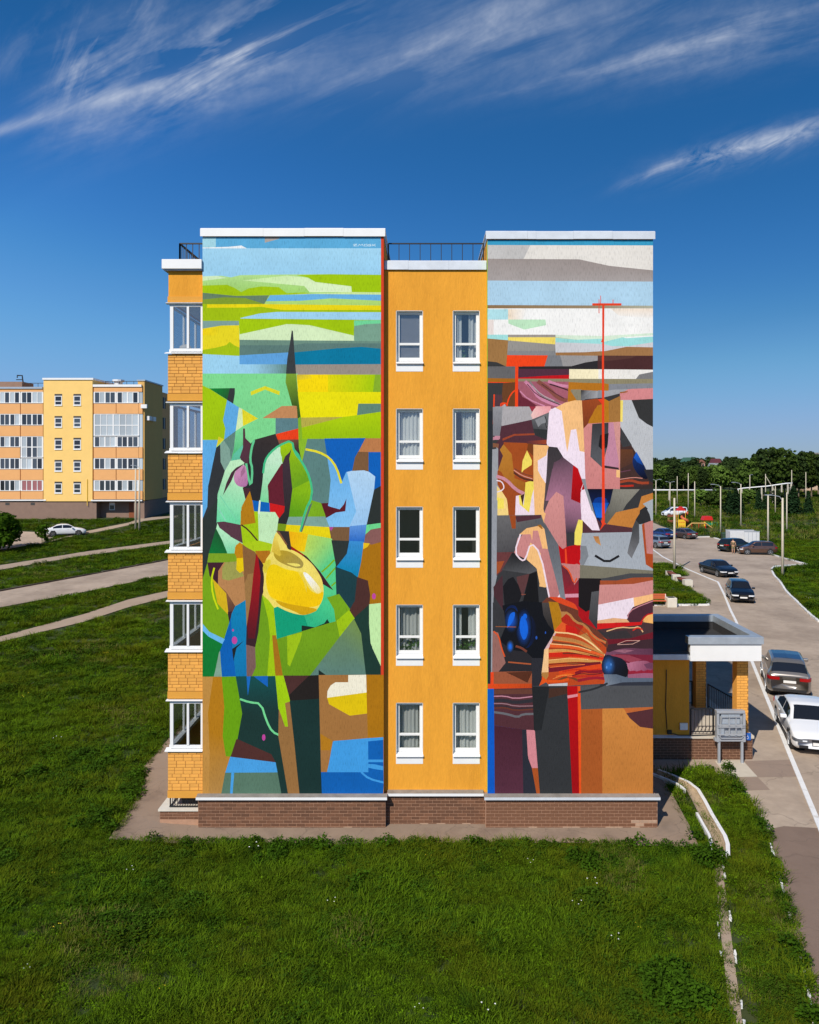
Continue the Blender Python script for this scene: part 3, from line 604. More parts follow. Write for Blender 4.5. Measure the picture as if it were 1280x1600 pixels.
MURAL_R = '''
@740,340
9c9c9e 60,120 1140,120 1140,3620 60,3620
3aa0c8 60,120 1140,120 1140,160 60,157
c9c6c2 60,157 345,158 305,245 60,245
ece6dc 345,158 1140,160 1140,320 840,290 650,249 303,245
a0958f>b0a8a4|500,340,500,387 60,243 650,247 840,288 1140,319 1140,389 60,382
b5d8ec 60,380 1140,387 1140,540 60,536
94744e>b5b5a0|700,545,950,545 60,534 1140,538 1140,557 600,559 60,557
fdfbf5 60,555 1140,555 1140,740 60,722
fbe8d2>fdfbf5|900,555,900,620 850,557 1140,555 1140,620 900,600
b8e6ea 60,560 208,560 208,625 60,625
fbe4c8>fdfbf5|215,590,320,600 208,560 330,560 300,625 208,625
c5ecc4 210,625 442,625 446,660 310,688 210,650
f3e4da 60,625 118,625 118,720 60,720
dff2d8 505,722 800,728 1140,708 1140,722 800,745 505,735
a9e6e0 60,720 208,720 208,757 60,745
a39a90 208,720 505,720 505,738 208,738
fbe06a 208,736 505,736 505,784 208,757
99958e 206,756 505,781 508,850 203,850
8b8b8b 205,822 508,822 508,850 203,850
d4d4d6 503,755 850,780 1140,750 1140,805 950,800 810,830 506,834
a2e2dc 505,752 640,752 790,768 950,742 1140,730 1140,763 960,792 860,792 800,778 640,772 508,768
a5774a 506,832 690,830 820,822 950,796 1140,800 1140,854 508,852
a47846 60,742 209,755 200,920 60,888
3a3a3a 60,884 140,893 197,920 60,922
f8481a 203,848 462,850 438,920 198,920
7f8083 458,850 537,850 557,920 436,920
a09c9a 535,850 774,852 772,887 610,920 553,920
2c2a2c 605,918 690,895 774,882 774,937 270,937 300,919
4c2c2c 770,851 1140,852 1140,942 770,937
5a3a34 772,851 1010,852 980,868 860,882 772,884
6a6868 60,919 257,919 257,995 60,993
553040 268,934 594,936 594,977 440,980 270,992
c8141c 270,990 440,978 594,972 594,998 270,998
fdf0c6 592,936 777,938 777,998 592,998
f4efe6 775,937 1140,940 1140,950 1030,970 1010,998 775,998
7f7d7d 1008,998 1040,968 1140,948 1140,1000
938a6c 270,996 1140,998 1140,1032 600,1020 270,1017
a96a1c 60,992 257,995 257,1020 60,1017
f8481a 60,1016 257,1019 257,1027 60,1023
@740,560
3c3c3c 60,142 182,142 172,290 130,290 118,400 140,560 108,1200 60,1200
6e4326 178,143 260,138 260,292 200,292 170,230
553a40 120,215 174,217 172,292 128,292
L9 f8481a 295,172 245,192 215,235 202,288
L9 f8481a 165,290 166,270 200,270 206,286
f04a20 119,215 128,215 124,402 115,402
a85f6e 270,133 592,135 585,262 510,302 360,322 345,293 270,290
6e2a38 270,170 300,230 330,245 400,292 345,320 270,290
L20 d58aa6 315,132 365,180 400,235 480,272 545,285
L12 8f7d80 345,135 400,205 450,240 530,275
L26 8a5044 395,132 470,185 520,235 580,255
L18 d58aa6 460,132 530,158 590,165
L8 d58aa6 285,195 335,245 440,288
L5 c9a9b0 360,160 420,218 500,255
L9 4a2a30 470,150 520,165 590,190
L5 4a2a30 330,150 385,215 470,255 540,282
L6 5e3038 420,150 490,200 560,240
b9741c 588,137 842,150 842,192 600,190 627,252 583,262
908770 603,184 670,184 670,252 640,252
a9a9ab>6a6a6c|760,230,690,200 667,187 777,193 772,238 667,252
2e2e30>a9a9ab|680,195,720,225 667,188 735,190 690,225 667,235
8c9096 773,190 802,190 802,238 768,238
888a90 840,150 1140,145 1140,180 960,182 870,187 840,192
a6a6a8 838,190 870,185 962,182 912,212 812,234 813,205
3c3a3a 810,234 912,208 905,228 700,255 690,245
da8b8b 910,205 980,180 1140,175 1140,243 910,252
a06020 910,200 960,194 955,202 910,208
c3c5c7 915,250 985,250 1030,350 1140,420 1140,690 1068,690 1020,592 915,422
363636 983,250 1140,242 1140,430 1080,400 1030,362
fbe26e 910,252 930,252 928,387 910,385
a04a22>7a3a20|700,260,690,420 668,255 772,240 770,285 720,372 683,435
bd7a1c 712,398 755,305 800,275 842,258 914,225 914,388 800,397
a9763c 840,260 914,226 914,386 842,390
b3aeae 128,291 347,291 362,320 377,340 355,374 173,414
9a9a9c>7c7c80|140,300,150,450 115,294 177,294 165,475 117,475
f0a0a4>f8c8c0|450,300,380,350 353,345 382,289 477,289 477,320 365,370
a03040 343,291 387,291 360,324
6e6e70>48484a|440,360,400,450 358,375 472,325 472,440 445,502 375,472
8e8e90 380,375 440,348 450,390 420,400 400,420
L5 2a2a2c 440,350 452,380 445,410 465,440
333536 368,430 467,437 452,502 385,482
553039 168,414 357,374 377,470 452,500 457,535 330,522 185,517 160,562 150,690 155,500
a0482c 176,492 250,463 377,459 377,470 250,475 178,506
a0482c>5a3038|400,500,330,520 330,507 457,500 453,528 330,524
c98a98 117,482 162,475 160,495 117,502
8a5a40 117,520 155,525 150,545 117,548
a2a3a6 113,560 150,555 147,680 145,1070 108,1070
a84f20 183,515 330,520 372,582 372,747 320,764 258,742 235,602
c0802f>a86420|200,560,300,800 183,528 235,590 252,742 322,767 312,838 200,752 170,702 180,600
7a3f1c 338,520 372,530 370,602 330,562
fae062 330,566 362,630 360,657 310,690 296,710 303,632
L12 5a2f24 248,705 300,742 370,757
L5 e0a090 248,690 300,725 365,745
L6 7a4030 252,680 310,715 368,728
fbd884 143,788 207,870 217,977 143,977
fbe25e 143,860 187,870 187,932 143,932
a24c20 146,695 200,745 260,800 312,835 268,852 262,1057 235,1057 205,872 146,780
L20 d08f9c 140,728 200,748 260,812 314,838
L7 f5e4ea 140,755 172,760 190,797 176,817 144,828
f6e0ea 262,852 300,845 312,915 335,957 380,785 382,974 258,974
fbe35e 280,850 298,845 310,915 350,768 378,758 345,957 315,930 285,905
4a2c1c 290,850 312,840 306,915
fcc07a 370,530 467,535 452,600 400,642 405,702 447,772 437,970 380,970 372,762
f8e4ee 398,630 452,598 460,555 452,775 420,732 400,692
3a3638>5a4a50|470,560,450,900 466,539 522,544 560,612 500,642 457,862 440,957 435,932 450,762
a8738a>4a3a44|560,800,530,600 553,603 652,677 622,692 612,872 668,897 674,1007 640,1085 580,1090 560,852 515,832 470,882 448,882 490,682
a8738a>30303a|620,950,620,1090 570,900 668,897 674,1007 640,1090 578,1092
fcc07a 420,960 452,962 440,1020 425,1000
d8928c>c88480|520,850,560,1180 515,826 560,853 582,1205 535,1165 438,1012 470,880
f9e6f0 468,320 505,296 547,325 582,580 600,440 640,428 662,563 692,573 699,750 670,722 650,682 560,612 520,547 468,542 453,522
fcc382 508,298 570,265 672,253 692,577 660,570 638,432 605,438 582,578 548,320
c60d14>a00810|640,700,640,880 620,658 650,680 692,807 668,832 668,899 608,873
f9e4ee 692,750 668,815 690,812 740,940 790,1070 735,1067 674,1000 668,832
8f9498 673,745 697,745 750,942 738,947
dc8e88>d08480|800,450,800,800 683,430 712,398 914,386 914,808 708,808 697,745 690,570
3c3c3e>5c5c60|760,420,780,620 738,400 842,392 840,520 800,672 728,607
c98ba0 840,392 892,390 905,500 905,690 813,664 838,520
d89890 870,390 914,388 914,680 892,560
1f1f22 788,470 842,458 832,547 800,562 778,540
3a2a2e 800,658 905,675 908,688 800,674
fcc382 891,688 914,690 914,737 891,735
46302c 914,420 1020,592 1070,692 1140,685 1140,808 914,808
6a3f26>46302c|930,580,990,680 914,560 992,560 1005,640 914,682
3e3e40 917,422 988,535 930,547 912,500
S 15306a>0a0e20|1015,600,1060,740 988,622 1015,573 1042,620 1082,690 1092,755 1040,732 1000,682
1f66d0>15408a|1010,590,1040,640 1000,612 1016,575 1042,620 1058,660 1020,640
L16 a4462a 914,765 980,752 1040,772 1095,770
L5 d89080 914,748 1000,735 1055,742
L12 c03020 914,792 1000,787
L6 6a4050 914,702 980,690
2c2c30 1063,687 1140,685 1140,785 1092,752
38302e 914,794 1000,800 1140,778 1140,810 914,810
8d897c>5e5c54|950,830,850,1000 862,810 1037,810 1010,862 960,942 890,962 840,1032 795,1005 830,940
10204a>0d1024|780,900,780,810 710,808 872,808 852,900 830,937 800,990 765,990 738,900
S 0c3a8a 735,860 852,860 812,990 768,990
0f56b4>1a70e0|790,900,790,980 742,895 845,895 812,988 768,988
38383a 955,905 1037,812 1140,806 1140,830 1050,862 1030,927 932,944
c9813a 1050,855 1140,826 1140,872 1040,942 992,1054 833,1030 890,955 1030,925
aab0b4 1058,902 1140,862 1140,1010 1105,992 1090,932
2e2e30 1038,962 1075,916 1102,970 1110,1008 1040,1032 1013,1002
563238 678,1003 740,1067 790,1069 840,1030 992,1052 987,1082 678,1088
fae466 655,1000 682,1005 678,1162 628,1157 632,1080
3c3a3c 578,1088 632,1085 630,1165 582,1172
ef4523 796,-24 809,-24 821,1030 803,1030
ef4523 734,-357 916,-357 916,-343 734,-343
ef4523 796,-345 810,-345 809,0 798,0
ef4523 784,-405 788,-405 788,-357 784,-357
ef4523 774,-382 778,-382 779,-294 774,-294
ef4523 861,-380 866,-380 866,-357 861,-357
f8481a 254,36 273,36 273,292 254,292
@740,780
9b9ea3 112,0 147,0 147,470 128,560 122,1080 106,1080
2c3034 60,-560 112,-560 110,1152 60,1152
6c6a6a>4c4a4c|200,120,260,320 143,94 422,91 445,160 380,172 300,217 252,327 143,327
55303a 258,99 422,91 418,112 270,137
a24c20 222,94 262,94 262,177 238,177
5c5e62>82868c|440,180,560,600 378,125 418,118 530,280 577,632 540,632 520,520 460,310 430,182
6a3a3a 143,326 247,324 177,442 143,475
a4502a 143,385 192,380 160,452 143,462
d38c88>c07a78|300,230,500,600 275,235 355,208 365,250 372,188 404,186 432,300 464,306 522,520 542,602 468,607 420,332 355,262 325,372 255,330
fcbf7c 283,215 330,175 420,157 442,180 464,305 430,302 402,190 370,190 365,252 355,212
a86a20 395,155 420,152 432,178 425,180
3a3a3c 238,330 300,382 330,370 397,430 412,540 457,552 472,607 430,642 310,640 180,712 123,645 128,540 178,440
222224>5a5a5c|280,360,300,455 176,437 350,462 402,437 330,370 243,328
fcc480 355,265 417,332 452,547 413,522 395,430 335,352
L10 f9e2ea 292,213 255,325 300,380 325,370 356,262 418,330 475,610
f9e2ea 523,612 540,588 547,632
5f3c3c 268,480 352,460 310,602 288,592
1c1c20 183,540 215,495 247,480 280,530 302,592 280,652 198,705
18181a 348,462 395,448 410,640 308,640
4c2e34 123,545 180,468 187,692 128,602
L4 a05a44 300,590 325,590
14161c 180,660 305,632 430,640 492,800 507,822 447,932 440,992 370,992 330,952 240,942 178,962 163,880 200,790
S 0f2a66>14161c|240,720,200,640 195,680 245,650 280,680 270,760 215,830 195,800
S 0e2250>14161c|320,800,400,800 285,720 330,690 390,760 400,850 350,930 310,920 285,840
S 1a6ae0 213,782 222,725 240,703 264,700 250,760 209,807
S 1668dd 288,762 308,713 340,770 343,840 316,887 292,832
E 1668dd 323,728,13,17
G 1a50b8>121622 316,800,36,86
S 1668dd 288,762 308,713 340,770 343,840 316,887 292,832
E 1668dd 323,728,13,17
G 184aa8>15181f 238,755,34,54
S 1a6ae0 213,782 222,725 240,703 264,700 250,760 209,807
G 1f6ae0>1c1c22 230,918,16,28
E 2a5ab8 395,862,6,11
E 2a5ab8 452,830,4,8
4c4644>2c2a2a|460,640,490,800 428,642 470,613 507,822 470,782 438,720
38383a 120,640 190,692 202,790 163,882 120,822
9a6a60 120,820 155,830 180,922 202,992 155,1080 118,1080
2c2a2e 163,880 240,940 330,950 372,990 370,1080 158,1077 202,1020
G 1f6ae0>26262b 230,918,16,28
L9 e0582a 126,822 158,850 176,930 197,982
L9 b05a34 218,1015 362,1028
L5 9a5a34 138,792 267,795
L14 7a4030 265,915 300,925 335,950
a0583a 118,1076 372,1073 372,1160 118,1160
5a3020 205,1080 372,1073 340,1145 260,1105
e8501c>c84a1c|92,1160,370,1180 60,1152 372,1150 372,1187 60,1187
f04a20 108,1078 127,1078 127,1160 108,1160
2e2e34 368,990 442,990 432,1100 410,1174 368,1174
fcc98e 445,935 474,923 474,1082 428,1087 440,990
b98040 430,1080 474,1078 474,1102 428,1102
e0b8b8 445,937 515,823 524,840 474,925
c24a20 472,930 520,828 560,763 590,780 690,780 850,882 822,960 815,1062 837,1132 800,1152 590,1160 472,1155
6e3a2a 428,642 460,610 510,613 642,660 690,762 852,890 842,932 700,792 620,772 600,712 560,702 530,642
e04a22 468,605 542,608 662,660 662,692 530,642
b87e18 470,635 530,640 552,740 507,817
b82a1c 548,742 600,705 642,770 692,790 650,852 580,792
L14 b9804a 550,705 595,705 640,765 700,780 760,862 832,892
e8602a 518,822 555,763 587,780 582,832 520,827
d02018 578,780 642,800 657,842 578,830
c08448 660,850 712,830 740,880 800,940 820,960 760,920
L9 fcd090 510,828 620,835 700,868 760,912 822,972
L24 c08448 496,862 650,882 750,932 818,974
L12 7a4428 496,888 640,908 740,942 800,968
L18 e8602a 480,912 640,922 740,950 818,978
L16 d69850 474,945 560,937 700,958 810,985
L32 d42a18 472,968 640,968 740,985 815,1003
L10 7a3020 560,960 680,962 790,985
L24 d69850 472,1012 640,1000 740,1005 815,1012
L9 e8602a 600,985 700,990 815,1005
L11 9a5a30 590,1022 700,1022 800,1018
L34 7a1c2a 472,1062 560,1055 650,1042 800,1030
L40 e0481c 540,1092 650,1072 740,1055 815,1045
L20 8a1c28 640,1088 690,1068 740,1078 815,1072
L10 f07028 520,1105 600,1090 640,1100
L14 7a4426 530,1132 580,1108 620,1112 655,1130
L18 9a2030 655,1132 760,1112 825,1118
L16 e8581c 430,1132 540,1138 600,1122
L14 c03020 590,1105 700,1105 820,1095
L5 fcd090 480,900 640,912 740,944
L4 f08a40 500,875 640,893 760,935
L5 a03018 476,930 600,930 740,962 812,982
L4 fcc880 474,1003 600,990 720,998
L4 f0a050 474,955 600,948 730,972
L5 6a2018 474,1030 620,1018 800,1022
L5 f0783a 480,1048 560,1040 700,1030
L6 c82a1a 560,1075 640,1060 720,1068 800,1058
L5 5a1a20 620,1100 680,1085 740,1095 812,1085
L4 f09048 500,1120 560,1098 620,1105
L5 e86030 690,790 760,850 830,900
L4 8a4a30 640,790 720,850 800,920
c8cacc 473,1154 592,1145 592,1172 473,1168
S c20f16 538,322 570,297 602,285 672,279 670,408 546,397
f04a22 570,303 580,303 587,397 574,397
c98480 548,395 667,405 662,492 635,532 600,442
6e2a34>a02030|600,460,640,590 553,408 600,450 630,532 662,490 662,590 573,602
L9 e8582a 560,410 600,442 630,527 647,488
dd98a8 573,588 662,585 660,610 573,610
a0202a 578,610 662,608 662,700 640,655
a9afb5 678,205 992,199 965,330 990,362 1035,260 1058,150 1087,400 1140,442 1140,446 668,408 670,280
83878c 670,285 705,285 720,350 690,408 668,402
L15 1e1e20 760,346 836,392 912,348
b9783e>d09a60|760,240,790,270 748,225 782,225 798,285 765,262
4a4a4c>7a7a7c|1010,200,985,340 998,162 1037,138 1037,262 990,364 963,330 990,210
2e2e30 1013,122 1040,82 1080,40 1108,128 1040,152
aab0b4 1035,150 1060,150 1085,400 1040,290
c8857e 1063,146 1140,120 1140,345 1080,332
b04c22 1053,152 1068,145 1085,333 1140,340 1140,440 1080,402
7d7866 666,405 1140,442 1140,462 980,462 880,484 666,492
4a4a4c 810,490 980,458 1140,460 1140,484 1000,490 940,502 800,505
1e1a1c 658,488 797,490 792,572 742,577 727,692 700,702 658,662
b0141c 658,665 705,700 727,690 724,772 690,767 658,722
58585a>38383a|760,600,750,800 740,575 792,567 780,812 723,742
a8502c 793,503 900,503 1000,485 1140,482 1140,500 1000,527 793,532
d4908a 790,530 1000,525 1140,498 1140,590 1000,617 783,657
f6e4ec 783,655 1007,610 1022,650 965,722 970,737 778,756
fcc080 1003,612 1140,584 1140,622 1010,672
4e2c36 963,722 1000,670 1140,618 1140,718 1060,762 980,767
L6 d08a90 968,735 972,712 1004,678 1130,630
e8b080 778,754 880,738 962,745 900,767 778,776
d41c1c 776,772 1062,763 1050,792 860,802 776,812
f8b868 1058,757 1090,720 1140,708 1140,742
L8 c8141c 1050,767 1080,720 1135,706
4a3436 776,810 1140,772 1140,875 850,875 830,832
3a3436 820,830 960,815 1000,860 860,870
L7 f0c088 835,822 920,795 1000,802 1040,790 1065,827
L8 e03020 1000,817 1030,797 1062,812
6e1c28 838,872 980,868 1140,822 1140,872 1000,892 848,907
402a30 846,905 1000,885 1140,866 1140,935 835,950
L4 d8a898 905,902 960,880 1045,880 1000,902 905,906
S 7a4a60>5a3448|900,930,1100,960 826,965 900,935 980,925 1060,932 1140,928 1140,980 960,970 830,970
a06878 880,945 950,935 1010,942 950,958
7a2438 890,965 1140,970 1140,1020 960,1015
9a4050 860,968 980,972 1060,1000 1000,1020 940,1000
S b87088>8a4860|1000,1020,1100,1060 960,1022 1050,1005 1110,1010 1140,1060 1070,1065 970,1070
704058 1070,1030 1110,1018 1140,1030 1140,1060 1090,1055
L12 9a2438 960,1078 1050,1080 1140,1072
a06078 970,1092 1140,1085 1140,1122 975,1120
S 1c2438>14161c|860,1000,960,1060 813,987 830,973 900,980 950,1000 974,1050 972,1115 900,1115 818,1092
G 2f66ac>1c2438 850,1038,30,46
E 5a90d0 865,1030,4,8
E 5a90d0 838,1048,5,9
5c6878>7a8490|900,1100,860,1150 818,1092 900,1092 972,1114 1140,1115 1140,1144 940,1148 835,1170
333640 838,1164 940,1142 1140,1138 1140,1170 930,1172
@740,1000
4e4e52 372,285 1140,282 1140,300 372,300
553036 100,303 372,298 382,562 120,532
L30 6a4034 115,322 380,320
L7 c98a98 120,350 200,348 260,365 380,350
L22 333036 115,378 200,375 260,390 380,376
L6 a07a80 120,395 200,395 260,412 380,410
L7 333036 120,410 200,410 260,428 380,422
L8 6a3a2a 120,425 200,420 260,440 380,430
L14 6c6c70 120,448 210,460 280,482 310,462 390,460
4a2430>5a3040|220,600,220,900 120,532 312,560 320,1000 120,1000
2c2e38 308,558 340,563 348,740 402,960 402,1000 318,1000
d98a90 335,560 390,563 414,802 372,802 345,722
b05424 370,800 414,800 427,960 427,1000 408,1000
26282a 368,288 482,288 432,562 385,567
343638 480,288 592,286 597,350 630,1000 425,1000 388,565 430,562
4a3026 476,300 592,290 594,332 473,362
bc0c14>a00a12|620,300,650,900 590,286 657,286 670,600 676,1000 628,1000
e09098 591,345 657,334 657,351 593,363
f0541c 655,286 674,286 684,1000 670,1000 662,600
535456 672,288 1140,282 1140,416 678,433
L12 2e3034 660,325 760,305 845,268
ad5a26 678,432 814,427 818,1000 682,1000
d0863e>c47c38|950,450,1000,900 812,427 952,424 965,460 1050,540 1140,552 1140,1000 815,1000
bf6632 946,425 1140,416 1140,430 965,457
552e32 963,456 1140,426 1140,554 1050,542 985,487
0d5cc4 60,303 129,303 138,1000 60,1000
'''
def parse_mural(txt):
    out = []; ox = oy = 0
    for ln in txt.strip().split('\n'):
        if ln[0] == '@': ox, oy = [float(a) for a in ln[1:].split(',')]; continue
        tk = ln.split(); kind = 'P'
        if tk[0][0] == 'L' : kind = 'L'; w = float(tk[0][1:]); tk = tk[1:]
        elif tk[0] in 'ESG': kind = tk[0]; tk = tk[1:]
        c = tk[0]; c2 = None; ax = None
        if '>' in c:
            c, r = c.split('>'); c2, ax = (r.split('|')+['0,0,1,1'])[:2]; ax = [float(a) for a in ax.split(',')]
            ax = [ox+ax[0]/4, oy+ax[1]/4, ox+ax[2]/4, oy+ax[3]/4]
        T = lambda x, y: (ox+x/4, oy+y/4)
        if kind == 'G':      # sprayed glow: rings from the outer to the inner colour
            cx, cy, rx, ry = [float(a) for a in tk[1].split(',')]; a_, b_ = [[int(q[i:i+2], 16) for i in (0, 2, 4)] for q in (c, c2)]
            for k in range(8):
                t = k/7; r_ = 1.5-t; out.append((''.join('%02x' % round(p_*t+q_*(1-t)) for p_, q_ in zip(a_, b_)), None, None, [T(cx+rx*r_*math.cos(u), cy+ry*r_*math.sin(u)) for u in [2*math.pi*i/16 for i in range(16)]]))
            continue
        if kind == 'E':
            cx, cy, rx, ry = [float(a) for a in tk[1].split(',')]
            out.append((c, c2, ax, [T(cx+rx*math.cos(t), cy+ry*math.sin(t)) for t in [2*math.pi*i/14 for i in range(14)]])); continue
        P = [Vector([float(a) for a in q.split(',')]) for q in tk[1:]]
        if kind == 'S':
            for _ in range(2): P = [q_ for a, b in zip(P, P[1:]+P[:1]) for q_ in (a*.75+b*.25, a*.25+b*.75)]
        if kind in 'PS': out.append((c, c2, ax, [T(*p) for p in P])); continue
        # brush line: smoothed, then one quad for each segment
        for _ in range(1 if len(P) > 2 and P[0] != P[-1] and w > 4 else 0):
            Q = [P[0]]
            for a, b in zip(P, P[1:]): Q += [a*.75+b*.25, a*.25+b*.75]
            P = Q+[P[-1]]
        if w <= 4:           # lettering: straight strokes with square ends
            for a, b in zip(P, P[1:]):
                d = (b-a).normalized(); n_ = Vector((-d.y, d.x))*w*.45; a, b = a-d*w*.3, b+d*w*.3; out.append((c, c2, ax, [T(*p) for p in (a+n_, b+n_, b-n_, a-n_)]))
            continue
        nrm = []
        for i in range(len(P)):
            d = (P[min(i+1, len(P)-1)]-P[max(i-1, 0)]).normalized(); nrm.append(Vector((-d.y, d.x)))
        for i in range(len(P)-1):
            q = [P[i]+nrm[i]*w/2, P[i+1]+nrm[i+1]*w/2, P[i+1]-nrm[i+1]*w/2, P[i]-nrm[i]*w/2]
            out.append((c, c2, ax, [T(*p) for p in q]))
    return out
def mural_mesh(name, txt, ex0, ex1, X0, X1, yy, z0, z1, m, parent):
    """ex0/ex1: photo x of the panel's left and right edge at the top and bottom rows; planar overlay, the last shape painted wins"""
    ty, by = 371., 1241.
    def uv(p):
        t = (p[1]-ty)/(by-ty); a = ex0[0]+(ex0[1]-ex0[0])*t; b = ex1[0]+(ex1[1]-ex1[0])*t
        return Vector((X0+(X1-X0)*(p[0]-a)/(b-a), z1+(z0-z1)*t))
    def clip(P):
        for axis, lim, sgn in ((0, X0, 1), (0, X1, -1), (1, z0, 1), (1, z1, -1)):
            Q = []
            for i in range(len(P)):
                a, b = P[i-1], P[i]; da, db = (a[axis]-lim)*sgn, (b[axis]-lim)*sgn
                if (da >= 0) != (db >= 0): Q.append(a+(b-a)*(da/(da-db)))
                if db >= 0: Q.append(b)
            P = Q
            if len(P) < 3: return []
        return P
    verts = []; faces = []; info = []
    for c, c2, ax, P in parse_mural(txt):
        Q = clip([uv(p) for p in P])
        if len(Q) < 3: continue
        if sum(Q[i].x*Q[(i+1) % len(Q)].y-Q[(i+1) % len(Q)].x*Q[i].y for i in range(len(Q))) < 0: Q = Q[::-1]
        faces.append(list(range(len(verts), len(verts)+len(Q)))); verts += Q
        info.append((lin(c), lin(c2) if c2 else None, (uv(ax[:2]), uv(ax[2:])) if ax else None))
    edges = [(f[i], f[(i+1) % len(f)]) for f in faces for i in range(len(f))]
    r = delaunay_2d_cdt(verts, edges, [], 0, 1e-5)
    V, Fc = r[0], [f for f in r[2] if len(f) == 3]
    cx = np.array([[(V[f[0]][k]+V[f[1]][k]+V[f[2]][k])/3 for k in (0, 1)] for f in Fc]); top = np.zeros(len(Fc), int)
    for i, f in enumerate(faces): top[inpoly_np([verts[j] for j in f], cx[:, 0], cx[:, 1])] = i
    # slivers between neighbouring shapes take a neighbour's paint
    e2t = {}
    for i, f in enumerate(Fc):
        for j in range(3): e2t.setdefault(frozenset((f[j], f[(j+1) % 3])), []).append(i)
    for _ in range(12):
        ch = {}
        for i in np.nonzero(top == 0)[0]:
            best = (0, 0)
            for j in range(3):
                a_, b_ = Fc[i][j], Fc[i][(j+1) % 3]
                for k in e2t[frozenset((a_, b_))]:
                    if top[k]: best = max(best, ((V[a_]-V[b_]).length, top[k]))
            if best[1]: ch[i] = best[1]
        if not ch: break
        for i, t_ in ch.items(): top[i] = t_
    Fc = [f if (V[f[1]]-V[f[0]]).cross(V[f[2]]-V[f[0]]) > 0 else f[::-1] for f in Fc]
    me = bpy.data.meshes.new(name); me.from_pydata([(v.x, yy, v.y) for v in V], [], Fc); me.update()
    ca = me.color_attributes.new('paint', 'FLOAT_COLOR', 'CORNER'); buf = []
    for f, of in zip(Fc, top):
        c, c2, ax = info[of]
        for vi in f:
            k = c
            if c2:
                d = ax[1]-ax[0]; t = max(0, min(1, (V[vi]-ax[0]).dot(d)/max(1e-9, d.length_squared))); k = [a+(b-a)*t for a, b in zip(c, c2)]
            buf += [k[0], k[1], k[2], 1]
    ca.data.foreach_set('color', buf)
    return link_mesh(name, me, m, parent, True)
# ------------------------------------------------------------------ the painted apartment house
B = thing('apartment_building', 'ochre five storey apartment block with two colourful abstract murals on its end wall', 'building', (0, 8, 0))
XL0, XL1, XR0, XR1 = -6.495, -1.175, 1.88, 6.74; YM = .22; ZB = 1.0; ST = 2.91; HB = 45
bx('wall', 'ochre_stucco', B, XL0, XL1, .004, 6, ZB-.03, 17.4)
bx('wall', 'ochre_stucco', B, XR0, XR1, .004, 6, ZB-.03, 17.32)
mural_mesh('mural', MURAL_L, (315.3, 317.5), (599.3, 600.6), XL0, XL1, 0, ZB, 17.37, 'mural_paint', B)['label'] = 'green, yellow and blue abstract mural panel with a large lemon shape'
mural_mesh('mural', MURAL_R, (759.5, 763), (1017.6, 1023.6), XR0, XR1, 0, ZB, 17.29, 'mural_paint', B)['label'] = 'red, grey, pink and orange abstract mural panel with a red mast line'
mat('red_edge', '#d8432a', .85); mat('lime_edge', '#a8d81c', .85)
bx('painted_edge', 'red_edge', B, XL1+.001, XL1+.004, 0, .2, 4.4, 17.3); bx('painted_edge', 'lime_edge', B, XR0-.004, XR0-.001, 0, .2, ZB, 17.25)
bx('core', 'ochre_stucco', B, XL0+.01, XR1-.01, 1.6, HB, ZB-.03, 16.45)
bx('roof', 'roof_felt', B, XL0+.05, XR1-.05, .6, HB-.1, 16.46, 16.5)
